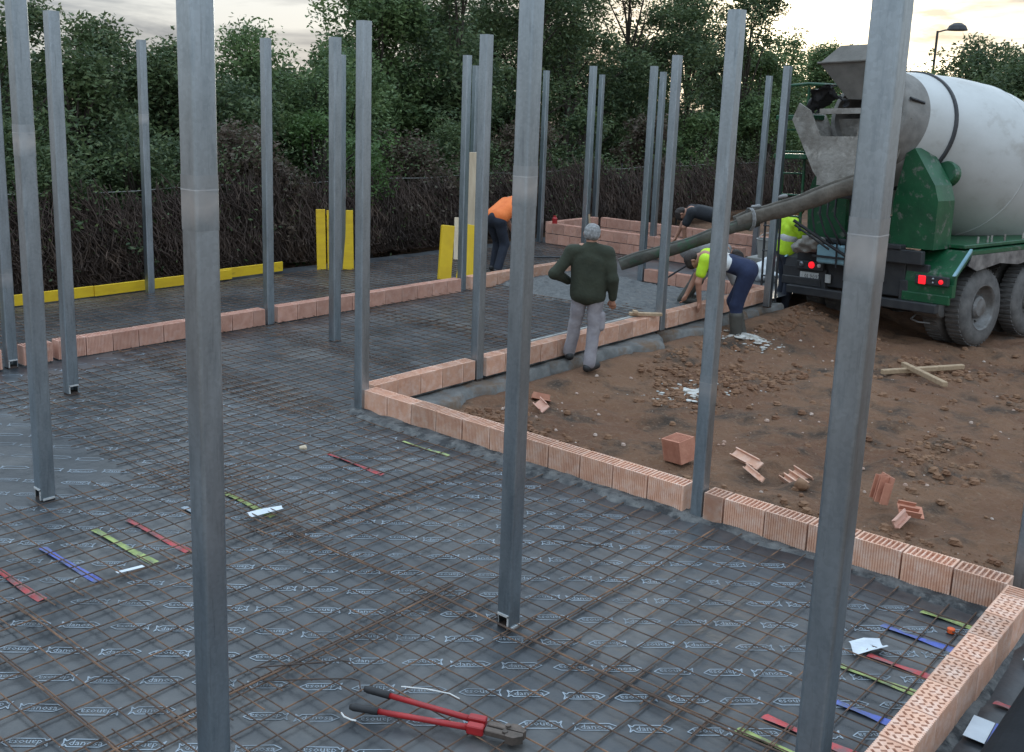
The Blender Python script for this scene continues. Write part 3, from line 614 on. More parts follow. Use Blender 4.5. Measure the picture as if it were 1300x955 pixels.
panel('shuttering_board', 'narrow upright yellow board, left of the pair by the hedge', 'board', (-12.31, 10.18, 0), (.62, .78, 0), (-.08, .02, 1), .14, .93, .04, 'yellow', G1)
panel('shuttering_board', 'wide upright yellow board, right of the pair by the hedge', 'board', (-12.13, 10.41, 0), (.62, .78, 0), (-.08, .02, 1), .40, .92, .03, 'yellow', G1)
plank('shuttering_board', 'thick leaning yellow board in front of the left wall post', 'board', (-10.50, 11.02, .0), (-10.58, 11.16, .80), .20, .08, 'yellow', G1, R(35))
plank('shuttering_board', 'yellow board behind the leaning one, its edge right of the post', 'board', (-10.32, 11.27, .0), (-10.36, 11.5, .80), .26, .04, 'yellow', G1, R(35))
panel('timber_board', 'tall pale board standing upright behind the leaning yellow boards', 'board', (-11.60, 12.82, 0), (.75, .66, 0), (-.02, .02, 1), .26, 1.80, .03, 'cream_board')
panel('timber_board', 'pale board leaning low behind the orange worker', 'board', (-11.55, 12.70, 0), (.75, .66, 0), (-.3, .3, 1), .5, .75, .03, 'cream_board')
plank('edge_board', 'grey edge board along the inner side of the wall before the green jacket man', 'board', (-6.585, 7.9, .10), (-6.585, 10.38, .10), .035, .2, 'grey_board')
plank('timber_offcut', 'short timber offcut lying across the wall by the middle post', 'plank', (-6.62, 10.15, .225), (-6.33, 10.42, .225), .07, .035, 'wood')
plank('timber_offcut', 'smaller timber piece lying next to the offcut on the wall', 'plank', (-6.66, 10.32, .23), (-6.50, 10.12, .262), .05, .03, 'wood')
gz = lambda x, y: float(ground_z(x, y))
plank('timber_pole', 'longer timber batten lying on the soil before the truck', 'batten', (-4.05, 11.55, gz(-4.05, 11.55) + .06), (-3.47, 12.60, gz(-3.47, 12.6) + .08), .06, .055, 'wood')
plank('timber_pole', 'shorter timber batten crossing the other one on the soil', 'batten', (-3.97, 12.0, gz(-3.97, 12.0) + .12), (-3.24, 11.20, gz(-3.24, 11.2) + .06), .06, .055, 'wood')

def chunk(b, c, s, n=None, sq=(1, 1, 1)):
    vs = []; k = 7
    for i, (zz, rr) in enumerate(((-.8, .55), (-.1, 1.0), (.6, .7))):
        for j in range(k): a = 2 * math.pi * j / k + i * .4; q = s * rr * random.uniform(.75, 1.15); vs.append((c[0] + q * math.cos(a) * sq[0], c[1] + q * math.sin(a) * sq[1], c[2] + zz * s * random.uniform(.8, 1.1) * sq[2]))
    vs.append((c[0], c[1], c[2] + .85 * s * sq[2])); fs = [(i * k + j, i * k + (j + 1) % k, (i + 1) * k + (j + 1) % k, (i + 1) * k + j) for i in range(2) for j in range(k)] + [(2 * k + j, 2 * k + (j + 1) % k, 3 * k) for j in range(k)]
    b.add(vs, fs)
def clods(name, mat, n, smin, smax, xr, yr, label, cat, power=2.5, keep=None):
    b = MB(); i = 0
    while i < n:
        x, y = random.uniform(*xr), random.uniform(*yr)
        if (x < -5.95 and y < 13.6) or y < 6.12: continue
        if keep and random.random() > keep(x, y): continue
        s = smin + (smax - smin) * random.random() ** power; chunk(b, (x, y, gz(x, y) + s * .25), s, sq=(1, random.uniform(.7, 1), random.uniform(.65, .95))); i += 1
    return tag(b.obj(name, mat, smooth=False), label, cat, None, 'stuff')
clump = lambda x, y: float(np.clip(.15 + 2.4 * fbm(x * .8 + 4, y * .8, 2), .03, 1))
clods('soil_clods', 'clod', 10000, .006, .05, (-6.2, 1.5), (6.1, 14.2), 'loose brown soil clods scattered over the yard', 'soil', 3.6, clump)
clods('rubble_bits', 'rubble', 420, .006, .026, (-6.1, 1.0), (6.1, 14.0), 'pale brick crumbs and pebbles scattered over the soil', 'rubble', 3.0)
def splash(label, cx, cy, rx, ry, seed):
    b = MB(); rr = random.Random(seed)
    for i in range(190):
        a = rr.uniform(0, 6.28); q = abs(rr.gauss(0, .5)); x, y = cx + rx * q * math.cos(a), cy + ry * q * math.sin(a); s = rr.uniform(.008, .05) * (1.25 - min(q, 1)); chunk(b, (x, y, gz(x, y) + .006), s, sq=(rr.uniform(1, 1.8), rr.uniform(1, 1.8), .3))
    return tag(b.obj('cement_spill', 'cement_splash', smooth=True), label, 'cement spill', 'spills of cement on the soil', 'stuff')
splash('whitish cement spill on the soil at the bending worker\'s boots', -5.72, 11.6, .55, .45, 3)
splash('whitish cement spill on the soil in front of the green jacket man', -5.05, 8.95, .45, .6, 4)
tag(link('loose_block', ME['red'], None, None, (-3.98, 6.98, gz(-3.98, 6.98) + .02), (R(8), R(-6), R(-14))), 'whole red clay block lying on the soil left of the wall post', 'block')
bpy.data.objects['loose_block'].scale = (.72, 1.25, 1.0)
# broken block pieces: comb-like ribbed shells
def ribbed(label, loc, rot, L, W, n, mat='brick', rib=.045, t=.011, deep=True):
    e = empty('broken_block', loc); e.rotation_euler = rot; tag(e, label, 'broken block', 'broken clay block pieces on the soil')
    b = MB(); b.box(0, L, 0, W, 0, t); b.obj('shell', mat, e)
    for i in range(n):
        y = W * i / max(1, n - 1) - (t / 2 if i else 0); r_ = MB(); l = L * random.uniform(.7, 1.0); r_.box(0, l, y, y + t * .8, t + .0005, t + rib * random.uniform(.6, 1)); r_.obj('rib', mat, e)
    return e
ribbed('comb-shaped broken block standing on the soil right of the right post', (-2.33, 7.06, gz(-2.33, 7.06) + .02), (R(-12), R(-78), R(62)), .20, .16, 4, 'brick_red', .07)
ribbed('flat broken block piece fallen in front of the comb-shaped one', (-2.18, 6.86, gz(-2.18, 6.86) + .07), (R(25), R(8), R(35)), .17, .11, 3, 'brick_red', .04)
ribbed('narrow broken block shard leaning below the comb-shaped one', (-2.16, 6.74, gz(-2.16, 6.74) + .02), (R(70), R(-20), R(80)), .16, .06, 2, 'brick_far', .03)
ribbed('ribbed broken block half with mortar lump right of the wall post', (-3.22, 7.22, gz(-3.22, 7.22) + .02), (R(28), R(4), R(-28)), .30, .15, 4, 'brick', .05)
ribbed('long pale block shard lying on the soil right of the wall post', (-3.72, 7.34, gz(-3.72, 7.34) + .03), (R(35), R(2), R(-22)), .32, .08, 2, 'brick', .03)
ribbed('thin block splinter beside the long pale shard', (-3.50, 7.17, gz(-3.5, 7.17) + .03), (R(60), R(5), R(-32)), .26, .04, 2, 'brick', .02)
ribbed('broken block pieces on the soil behind the front wall near the inner corner', (-5.86, 7.40, gz(-5.86, 7.4) + .03), (R(-22), R(10), R(40)), .18, .14, 3, 'brick_red', .05)
ribbed('small broken block scrap leaning beside the scrap near the inner corner', (-5.72, 7.26, gz(-5.72, 7.26) + .03), (R(40), R(14), R(-20)), .15, .09, 2, 'brick_far', .03)
b = MB(); chunk(b, (-2.97, 7.03, gz(-2.97, 7.03) + .04), .06); tag(b.obj('mortar_lump', 'clod', smooth=True), 'round mortar lump stuck at the end of the ribbed broken block', 'mortar lump')

# bolt cutters
e = empty('bolt_cutters', (0, 0, 0)); tag(e, 'red handled bolt cutters with black grips lying on the mesh', 'bolt cutters')
zb = .042
def seg(a, b_, t): return tuple(a[i] + (b_[i] - a[i]) * t for i in range(3))
h1, h2 = (-3.13, 2.83, zb + .012), (-3.085, 2.705, zb); j1, j2 = (-2.605, 2.995, zb + .01), (-2.585, 2.95, zb + .004)
for a, c in ((h1, j1), (h2, j2)):
    m_ = seg(a, c, .5); k = MB(); k.tube([seg(a, c, .22), seg(a, c, .6), c], [.0125, .0125, .014], 12); hd = k.obj('handle', 'red_paint', e, smooth=True)
    g = MB(); g.tube([a, seg(a, c, .03), seg(a, c, .12), seg(a, c, .235)], [.012, .017, .0165, .0165], 12); g.obj('grip', 'black_rubber', hd, smooth=True)
k = MB(); ang = math.atan2(.07, .17); mt = Matrix.Translation((-2.60, 2.972, zb)) @ Matrix.Rotation(R(24), 4, 'Z')
k.bbox(-.02, .055, -.045, -.008, -.018, .024, .005, mt); k.bbox(-.03, .05, .008, .045, -.014, .028, .005, mt); k.obj('clamp', 'red_paint', e)
k = MB(); mt2 = Matrix.Translation((-2.545, 2.995, zb)) @ Matrix.Rotation(R(20), 4, 'Z')
k.bbox(0, .11, -.034, -.004, -.012, .014, .004, mt2); k.bbox(0, .11, .004, .034, -.010, .018, .004, mt2); k.obj('link_plate', 'tool_steel', e)
for sgn in (-1, 1):
    k = MB(); k.prism([(.085, sgn * .004), (.10, sgn * .048), (.135, sgn * .050), (.170, sgn * .022), (.165, sgn * .003)], -.016, .020, lambda u, v, d: mt2 @ Vector((u, v, d))); k.obj('jaw', 'tool_steel', e)
k = MB(); k.lathe([(0, 0), (0, .012), (.012, .012), (.012, 0)], mt2 @ Vector((.09, -.02, .012)), (0, 0, 1), 10); k.lathe([(0, 0), (0, .012), (.012, .012), (.012, 0)], mt2 @ Vector((.09, .02, .016)), (0, 0, 1), 10); k.obj('pivot_bolt', 'tool_steel', e)
b = MB(); b.tube([(-3.09, 2.66, .03), (-3.06, 2.65, .03), (-3.02, 2.655, .03), (-3.0, 2.665, .03)], .004, 6); tag(b.obj('wire_offcut', 'zinc_cut'), 'curved bright wire under the lower bolt cutter grip', 'wire')

# ------------------------------------------------------------------ people: one continuous body surface each, clothes as children
def sdf_mesh(prims, res=.012, k=.03, noise=0.0, nscale=9.0):
    lo = np.min([np.minimum(np.array(p[1]) - p[3], np.array(p[2]) - p[4]) for p in prims], 0) - res * 3 - k
    hi = np.max([np.maximum(np.array(p[1]) + p[3], np.array(p[2]) + p[4]) for p in prims], 0) + res * 3 + k
    n = np.ceil((hi - lo) / res).astype(int) + 1
    D = np.full(n, 1.0)
    for p in prims:
        a, b, ra, rb = np.array(p[1], float), np.array(p[2], float), p[3], p[4]; kk = p[5] if len(p) > 5 else k
        R_ = max(ra, rb) + .08; i0 = np.maximum(((np.minimum(a, b) - R_ - lo) / res).astype(int), 0); i1 = np.minimum(((np.maximum(a, b) + R_ - lo) / res).astype(int) + 2, n)
        g = np.stack(np.meshgrid(*[lo[i] + res * np.arange(i0[i], i1[i]) for i in range(3)], indexing='ij'), -1)
        ba = b - a; L2 = max(ba @ ba, 1e-9); t = np.clip(((g - a) @ ba) / L2, 0, 1); q = g - a - t[..., None] * ba
        d = np.sqrt((q * q).sum(-1)) - (ra + (rb - ra) * t)
        s = tuple(slice(i0[i], i1[i]) for i in range(3)); e = D[s]; hh = np.clip(.5 + .5 * (e - d) / kk, 0, 1); D[s] = e * (1 - hh) + d * hh - kk * hh * (1 - hh)
    if noise:
        g = [lo[i] + res * np.arange(n[i]) for i in range(3)]
        D += noise * (np.sin(nscale * 1.7 * g[0])[:, None, None] * np.sin(nscale * g[1] + 1)[None, :, None] * np.sin(nscale * 2.3 * g[2] + .7)[None, None] + .6 * np.sin(nscale * 3.1 * g[2] + 2.2 * np.sin(nscale * .8 * g[0])[:, None, None] + 4 * g[1][None, :, None])[...])
    S = D < 0; c = [D[i:n[0] - 1 + i, j:n[1] - 1 + j, m:n[2] - 1 + m] for i in (0, 1) for j in (0, 1) for m in (0, 1)]
    cs = sum((x < 0).astype(int) for x in c); act = (cs > 0) & (cs < 8); idx = -np.ones(act.shape, int); idx[act] = np.arange(act.sum())
    pos = np.zeros((act.sum(), 3)); cnt = np.zeros(act.sum()); off = [(i, j, m) for i in (0, 1) for j in (0, 1) for m in (0, 1)]
    cv = [x[act] for x in c]
    for u in range(8):
        for v in range(u + 1, 8):
            if sum(abs(off[u][q] - off[v][q]) for q in range(3)) != 1: continue
            m_ = (cv[u] < 0) != (cv[v] < 0); t = np.where(m_, cv[u] / np.where(m_, cv[u] - cv[v], 1), 0)
            for q in range(3): pos[:, q] += np.where(m_, off[u][q] + t * (off[v][q] - off[u][q]), 0)
            cnt += m_
    ii = np.argwhere(act); V = lo + res * (ii + pos / cnt[:, None]); F = []
    for ax in range(3):
        o1, o2 = [x for x in range(3) if x != ax]
        A = S.take(range(n[ax] - 1), ax); B = S.take(range(1, n[ax]), ax); e = np.argwhere(A != B)
        ok = (e[:, o1] > 0) & (e[:, o2] > 0) & (e[:, o1] < n[o1] - 1) & (e[:, o2] < n[o2] - 1); e = e[ok]; flip = S[tuple(e.T)]
        def at(d1, d2): q = e.copy(); q[:, o1] -= d1; q[:, o2] -= d2; return idx[tuple(q.T)]
        f = np.stack([at(1, 1), at(0, 1), at(0, 0), at(1, 0)], 1)
        if ax == 1: flip = ~flip
        f[~flip] = f[~flip][:, ::-1]; F.append(f)
    return V, np.concatenate(F)
def C(a, b, ra, rb=None, k=None): return ('c', a, b, ra, ra if rb is None else rb) + ((k,) if k else ())
def vadd(a, b, s=1.0): return tuple(a[i] + b[i] * s for i in range(3))
def vlerp(a, b, t): return tuple(a[i] + (b[i] - a[i]) * t for i in range(3))
def person(label, loc, az, J, cloth, res=.012, scale=1.0):
    v3 = lambda x: Vector(x)
    wid = (v3(J['shR']) - v3(J['shL'])).normalized(); spine = (v3(J['neck']) - v3(J['pelvis'])).normalized(); fwd_ = wid.cross(spine).normalized() * -1
    hd = v3(J['head']); hu = (hd - v3(J['neck'])).normalized(); hf = v3(J.get('look', (0, 1, 0))).normalized(); hw = hf.cross(hu).normalized(); hf = hu.cross(hw).normalized()
    hp = lambda f, u_, w_: tuple(hd + hf * f + hu * u_ + hw * w_)
    body = [C(hp(-.012, .035, 0), hp(.02, .03, 0), .086, .082), C(hp(.03, -.05, 0), hp(.045, -.075, 0), .06, .045), C(hp(.085, -.005, 0), hp(.105, -.03, 0), .012, .016, .012),
            C(hp(.0, -.01, .083), hp(-.01, .02, .088), .012, .014, .008), C(hp(.0, -.01, -.083), hp(-.01, .02, -.088), .012, .014, .008), C(hp(.078, .03, .03), hp(.078, .03, -.03), .012, .012, .012), C(hp(.085, -.06, .018), hp(.085, -.06, -.018), .009, .009, .008),
            C(J['neck'], hp(-.01, -.05, 0), .056, .052)]
    for s in (-1, 1): body.append(C(vadd(J['pelvis'], wid, .07 * s), vadd(J['neck'], wid, .09 * s), .09, .07))
    for S in 'LR':
        sh, el, ha = J['sh' + S], J['el' + S], J['ha' + S]
        body += [C(vadd(J['neck'], wid, .05 * (1 if S == 'R' else -1)), sh, .05, .052), C(sh, el, .050, .040), C(el, ha, .040, .028)]
        d = (v3(ha) - v3(el)).normalized(); side = d.cross(Vector((0, 0, 1)) if abs(d.z) < .8 else Vector((0, 1, 0))).normalized(); nrm = side.cross(d)
        pal = v3(ha) + d * .075; body.append(C(vadd(ha, tuple(d), .02), tuple(pal), .026, .030, .015))
        for q, (o, ln) in enumerate(((-.030, .062), (-.010, .074), (.011, .070), (.030, .055))):
            a = pal + side * o + d * .01; b_ = a + d * ln * .55 + nrm * .006; c_ = b_ + d * ln * .42 + nrm * .022
            body += [C(tuple(a), tuple(b_), .0105, .0098, .004), C(tuple(b_), tuple(c_), .0098, .008, .004)]
        a = v3(ha) + d * .035 + side * -.028; body += [C(tuple(a), tuple(a + side * -.022 + d * .035 + nrm * .01), .013, .011, .008), C(tuple(a + side * -.022 + d * .035 + nrm * .01), tuple(a + side * -.024 + d * .068 + nrm * .02), .0105, .009, .005)]
        hip, kn, an = J['hip' + S], J['kn' + S], J['an' + S]
        body += [C(hip, kn, .075, .052), C(kn, an, .050, .038), C(an, vadd((an[0], an[1], an[2] - .045), J['toe' + S], .10), .036, .022)]
    V, F = sdf_mesh(body, res * .8, .02)
    o = np_obj('person', V, F, 'skin', True); o.location = loc; o.rotation_euler = (0, 0, -R(az)); o.scale = (scale,) * 3; tag(o, label, 'person')
    for nm, mat, prims, r_, k_, nz_ in cloth(J, wid, fwd_, hp):
        V, F = sdf_mesh(prims, r_, k_, nz_ * .55, 38.0 if nm == 'hair' else 9.0); np_obj(nm, V, F, mat, True, None, o)
    return o
def torso(J, wid, r0=.12, r1=.105, w=.085, low=0.0):
    pl = vlerp(J['pelvis'], J['neck'], low); P = []
    for s in (-1, 1): P += [C(vadd(pl, wid, w * s), vadd(vlerp(J['pelvis'], J['neck'], .72), wid, (w + .012) * s), r0, r1)]
    P.append(C(vlerp(J['pelvis'], J['neck'], low), vlerp(J['pelvis'], J['neck'], .8), r0 + .006, r1 + .004))
    for S in 'LR': P.append(C(vadd(J['neck'], (0, 0, 0)), J['sh' + S], .084, .084))
    return P
def sleeves(J, t=1.0, r=(.078, .064, .050)):
    P = []
    for S in 'LR':
        sh, el, ha = J['sh' + S], J['el' + S], J['ha' + S]
        if t >= 1: P += [C(sh, el, r[0], r[1]), C(el, vlerp(el, ha, .97), r[1], r[2])]
        else: P += [C(sh, vlerp(sh, el, t), r[0], r[1] + .006)]
    return P
def legs(J, r=(.098, .074, .066), t=1.0, wid=None):
    P = [C(J['hipL'], J['hipR'], .108, .108)]
    P.append(C(J['pelvis'], vlerp(J['pelvis'], J['neck'], .10), .115, .118))
    for S in 'LR':
        hip, kn, an = J['hip' + S], J['kn' + S], J['an' + S]; P += [C(hip, kn, r[0], r[1]), C(kn, vlerp(kn, an, t), r[1], r[2])]
    return P
def shoes(J, S, high=0.0, r=.048):
    P = []
    if 1:
        an = J['an' + S]; td = J['toe' + S]; z = an[2] - .04; a = (an[0], an[1], z); P += [C(vadd(a, td, -.04), vadd(a, td, .15), r, r - .006), C(an, vadd(a, td, .02), r + .006, r)]
        if high: P.append(C(an, vlerp(an, J['kn' + S], high), r + .018, r + .038))
    return P
def hair(hp, cap=False): return [C(hp(-.02, .045, 0), hp(.02, .055, 0), .092, .082), C(hp(-.045, .0, .03), hp(-.045, .0, -.03), .058, .058)]

def c_man(J, wid, f, hp):
    jk = torso(J, wid, .124, .112, .078, -.05) + sleeves(J) + [C(vadd(J['neck'], (0, 0, -.02)), vadd(J['neck'], (0, 0, .035)), .075, .066)]
    return [('jacket', 'jacket_green', jk, .010, .03, .008), ('trousers', 'grey_trousers', legs(J, (.094, .072, .068)), .010, .03, .009), ('shoe', 'shoe', shoes(J, 'L'), .010, .012, 0), ('shoe', 'shoe', shoes(J, 'R'), .010, .012, 0),
            ('hair', 'hair_grey', hair(hp), .009, .02, .004), ('cargo_pocket', 'grey_trousers', [C(vadd(vlerp(J['hipR'], J['knR'], .55), (.075, 0, 0)), vadd(vlerp(J['hipR'], J['knR'], .9), (.07, 0, 0)), .05, .05)], .011, .01, .003)]
Jm = dict(pelvis=(0, 0, .90), neck=(0.0, .03, 1.37), head=(.01, .06, 1.525), look=(.05, 1, -.12), shL=(-.195, .02, 1.335), shR=(.195, .02, 1.335), elL=(-.375, -.08, 1.10), haL=(-.235, .10, 1.0), elR=(.265, -.03, 1.07), haR=(.275, .03, .845),
          hipL=(-.085, 0, .865), hipR=(.085, 0, .865), knL=(-.125, .06, .54), knR=(.085, .0, .47), anL=(-.185, .13, .172), anR=(.055, -.06, .095), toeL=(-.25, .97, 0), toeR=(.55, .83, 0))
person('grey haired man in dark green jacket and grey cargo trousers, hand on hip', (-6.13, 8.60, -.10), -33, Jm, c_man, .011, .935)
def c_navy(J, wid, f, hp):
    return [('shirt', 'hivis', [C(J['neck'], J['shL'], .06, .07), C(J['neck'], J['shR'], .06, .07), C(vlerp(J['pelvis'], J['neck'], .78), vlerp(J['pelvis'], J['neck'], .95), .112, .10)] + sleeves(J, .62, (.072, .058, .05)), .012, .03, .003),
            ('shirt_back', 'reflective', [C(vadd(vlerp(J['pelvis'], J['neck'], .42), wid, s * .07), vadd(vlerp(J['pelvis'], J['neck'], .78), wid, s * .075), .104, .106) for s in (-1, 1)], .012, .03, .003),
            ('trousers', 'navy', legs(J, (.112, .082, .072), .55) + [C(vadd(J['pelvis'], wid, s * .055), vadd(vlerp(J['pelvis'], J['neck'], .44), wid, s * .06), .118, .110) for s in (-1, 1)], .012, .03, .005),
            ('boot', 'boot', shoes(J, 'L', .62, .044 + .006), .012, .02, 0), ('boot', 'boot', shoes(J, 'R', .62, .044 + .006), .012, .02, 0), ('cap', 'hair_dark', hair(hp), .011, .02, 0)]
Jn = dict(pelvis=(0, -.14, .90), neck=(0, .40, 1.04), head=(0, .53, .97), look=(0, .45, -1), shL=(-.17, .38, 1.0), shR=(.17, .38, 1.0), elL=(-.20, .44, .72), haL=(-.13, .42, .47), elR=(.20, .52, .74), haR=(.16, .62, .50),
          hipL=(-.09, -.14, .86), hipR=(.09, -.14, .86), knL=(-.10, -.04, .46), knR=(.12, .02, .46), anL=(-.11, -.06, .085), anR=(.12, -.10, .085), toeL=(-.1, 1, 0), toeR=(.1, 1, 0))
person('bending worker in navy trousers with yellow shirt shoulders and rubber boots', (-6.02, 11.62, -.20), -112, Jn, c_navy)
def c_orange(J, wid, f, hp):
    return [('shirt', 'orange_shirt', torso(J, wid, .122, .112, .085, .08) + sleeves(J, .7), .013, .03, .003), ('trousers', 'dark_navy', legs(J), .013, .03, .005), ('shoe', 'shoe', shoes(J, 'L'), .012, .012, 0), ('shoe', 'shoe', shoes(J, 'R'), .012, .012, 0), ('hair', 'hair_dark', hair(hp), .009, .02, .004)]
Jo = dict(pelvis=(0, -.16, .86), neck=(0, .28, 1.10), head=(0, .42, 1.10), look=(0, .6, -.8), shL=(-.17, .26, 1.06), shR=(.17, .26, 1.06), elL=(-.20, .36, .80), haL=(-.15, .46, .58), elR=(.20, .38, .80), haR=(.15, .48, .58),
          hipL=(-.09, -.15, .82), hipR=(.09, -.15, .82), knL=(-.10, .04, .46), knR=(.11, -.04, .45), anL=(-.12, -.02, .085), anR=(.14, -.22, .085), toeL=(0, 1, 0), toeR=(0, 1, 0))
person('worker in orange shirt and dark trousers bending behind the centre front post', (-10.50, 12.30, 0), 0, Jo, c_orange)
def c_dark(J, wid, f, hp):
    return [('shirt', 'black_shirt', torso(J, wid, .118, .112, .085, .05) + sleeves(J, .7), .013, .03, .003), ('trousers', 'dark_navy', legs(J), .013, .03, .005), ('shoe', 'shoe', shoes(J, 'L'), .012, .012, 0), ('shoe', 'shoe', shoes(J, 'R'), .012, .012, 0), ('hair', 'hair_dark', hair(hp), .009, .02, .004)]
Jd = dict(Jn); Jd.update(neck=(0, .36, 1.0), head=(0, .50, .93), shL=(-.17, .34, .96), shR=(.17, .34, .96))
person('worker in black shirt bending over the far block wall', (-8.35, 15.15, 0), -112, Jd, c_dark)
def c_vest(J, wid, f, hp):
    tb = vlerp(J['pelvis'], J['neck'], .45); tb2 = vlerp(J['pelvis'], J['neck'], .47)
    return [('vest', 'hivis', torso(J, wid, .128, .118, .085, .08), .013, .03, .004), ('reflective_band', 'reflective', [C(vadd(tb, wid, -.085), vadd(tb, wid, .085), .136, .136, .02)][:0] + [C(vadd(tb, wid, -.088), vadd(tb2, wid, .088), .132, .132, .02)], .011, .02, 0),
            ('sleeves', 'hivis', sleeves(J, .75, (.08, .066, .05)), .013, .02, .003), ('trousers', 'dark_navy', legs(J), .013, .03, .005), ('shoe', 'shoe', shoes(J, 'L'), .012, .012, 0), ('shoe', 'shoe', shoes(J, 'R'), .012, .012, 0), ('hair', 'hair_dark', hair(hp), .009, .02, .004)]
Jv = dict(Jm); Jv.update(elL=(-.25, .12, 1.12), haL=(-.15, .34, 1.15), elR=(.25, .12, 1.14), haR=(.17, .34, 1.22), head=(.0, .10, 1.51), look=(.0, 1, -.3), knL=(-.10, .05, .48), anL=(-.11, 0, .085), knR=(.10, .04, .48), anR=(.12, -.02, .085), toeL=(-.1, 1, 0), toeR=(.1, 1, 0))
person('worker in hi-vis yellow vest standing at the truck ladder', (-6.62, 14.30, -.30), 40, Jv, c_vest)
def c_grey(J, wid, f, hp):
    return [('coat', 'grey_cloth', torso(J, wid, .12, .11, .085, .0) + sleeves(J), .013, .03, .004), ('trousers', 'grey_cloth', legs(J, t=.5), .013, .03, .005), ('boot', 'boot', shoes(J, 'L', .75, .045 + .006), .012, .02, 0), ('boot', 'boot', shoes(J, 'R', .75, .045 + .006), .012, .02, 0), ('hair', 'hair_dark', hair(hp), .009, .02, .004)]
Jg = dict(Jn); Jg.update(pelvis=(0, -.10, .76), hipL=(-.09, -.10, .73), hipR=(.09, -.10, .73), neck=(0, .40, .76), head=(0, .52, .68), shL=(-.17, .38, .73), shR=(.17, .38, .73), elL=(-.22, .46, .55), haL=(-.2, .55, .34), elR=(.22, .46, .55), haR=(.16, .56, .34), knL=(-.10, .10, .42), knR=(.12, .12, .42))
person('worker in grey with rubber boots in the wet concrete, mostly hidden behind a post', (-7.05, 12.35, .02), 62, Jg, c_grey)

# shovel handle, bag, bucket, red cap
bar('brown shovel handle sticking up beside the green jacket man\'s head', [(-9.35, 13.2, .10), (-9.50, 13.25, .95)], .016, 'wood', 'shovel_handle', 'shovel', None)
bar('dark rake handle held over the wet concrete', [(-7.75, 12.55, .15), (-6.98, 12.65, .72)], .014, 'truck_dark', 'rake_handle', 'rake', None)
b = MB(); 
V, F = sdf_mesh([C((0, 0, .14), (.05, .03, .22), .17, .12), C((.1, -.05, .1), (.2, .0, .08), .12, .1), C((.05, .03, .3), (.08, .03, .36), .06, .03)], .016, .03, .014, 14); o = np_obj('plastic_bag', V, F, 'white_plastic', True); o.location = (-7.35, 15.02, 0); tag(o, 'white plastic bag behind the bending worker', 'bag')
e = empty('bucket', (-7.85, 16.2, -.06)); tag(e, 'pale grey bucket behind the white plastic bag', 'bucket')
k = MB(); k.lathe([(0, 0), (0, .15), (.30, .19), (.32, .20), (.32, .18), (.05, .14)], (0, 0, .25), (0, 0, 1), 24); k.obj('pail', 'grey_board', e, smooth=False)
k = MB(); k.bbox(-.28, .28, -.2, .2, 0, .25, .01); k.obj('stand_block', 'grey_board', e)
k = MB(); k.tube([(.19 * math.cos(a), 0.02 + .05 * math.sin(a), .55 + .12 * math.sin(a)) for a in np.linspace(0, math.pi, 9)], .005, 6); k.obj('handle', 'zinc_cut', e)
b = MB(); b.lathe([(0, 0), (0, .05), (.10, .05), (.12, .03), (.15, .03), (.15, 0)], (-12.0, 15.62, .39), (0, 0, 1), 14); tag(b.obj('spray_can', 'red_paint'), 'small red can on top of the far block wall', 'can')
b = MB(); b.tube([(-11.2 + .75 * t, 13.4 + .9 * t + .15 * math.sin(3 * t), .03) for t in np.linspace(0, 1.6, 14)], .02, 7); tag(b.obj('hose', 'truck_dark', smooth=True), 'thin dark hose lying on the far slab left of the man', 'hose')

# ------------------------------------------------------------------ concrete mixer truck (local: x right, y towards the cab, z up from the ground)
T = empty('mixer_truck', (-5.235, 13.73, -.40)); T.rotation_euler = (0, R(-2.5), R(-12.5))
tag(T, 'green concrete mixer truck with white drum backed up to the pour', 'truck')
k = MB()
for s in (-1, 1): k.bbox(s * .42 - .05, s * .42 + .05, .12, 8.6, .78, 1.06, .01)
for y in (.2, 1.7, 3.0, 4.5, 6.0): k.box(-.38, .38, y, y + .12, .82, 1.0)
k.obj('chassis', 'truck_dark', T)
k = MB(); k.bbox(-1.17, 1.17, -.05, .05, .52, .64, .012); k.bbox(-.7, -.58, .05, .3, .55, .9, .01); k.bbox(.58, .7, .05, .3, .55, .9, .01); k.obj('rear_bumper', 'truck_dark', T)
k = MB(); k.bbox(-1.12, .62, .10, .16, .66, 1.13, .01); k.bbox(.62, .94, .12, .18, .70, 1.12, .01); k.obj('rear_panel', 'truck_dark', T)
# mudguards
def mud(s):
    k = MB(); P = [(.06, .74), (.06, .90), (.10, .90), (.12, 1.02), (.46, 1.31), (3.05, 1.31), (3.3, 1.12), (3.27, 1.09), (3.03, 1.265), (.48, 1.265), (.16, 1.0), (.14, .74)]
    x0, x1 = (.63, 1.32) if s > 0 else (-1.32, -.63)
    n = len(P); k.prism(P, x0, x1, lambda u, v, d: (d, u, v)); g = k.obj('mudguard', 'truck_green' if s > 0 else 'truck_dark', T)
    k = MB(); xo = 1.312 * s; k.prism([(.47, 1.26), (3.03, 1.26), (3.03, 1.10), (2.6, 1.08), (2.1, 1.12), (1.68, 1.07), (1.2, 1.12), (.62, 1.05), (.40, 1.13)], xo - .008 * s, xo + .012 * s, lambda u, v, d: (d, u, v)); k.obj('side_trim', 'bright_metal', g)
    k = MB(); k.prism([(.12, 1.02), (.46, 1.31), (.46, 1.345), (.08, 1.02)], xo - .02 * s, xo + .016 * s, lambda u, v, d: (d, u, v)); k.obj('edge_strip', 'light_blue', g)
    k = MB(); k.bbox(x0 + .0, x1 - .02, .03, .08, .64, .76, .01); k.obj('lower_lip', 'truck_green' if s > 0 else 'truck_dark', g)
    return g
mud(1); mud(-1)
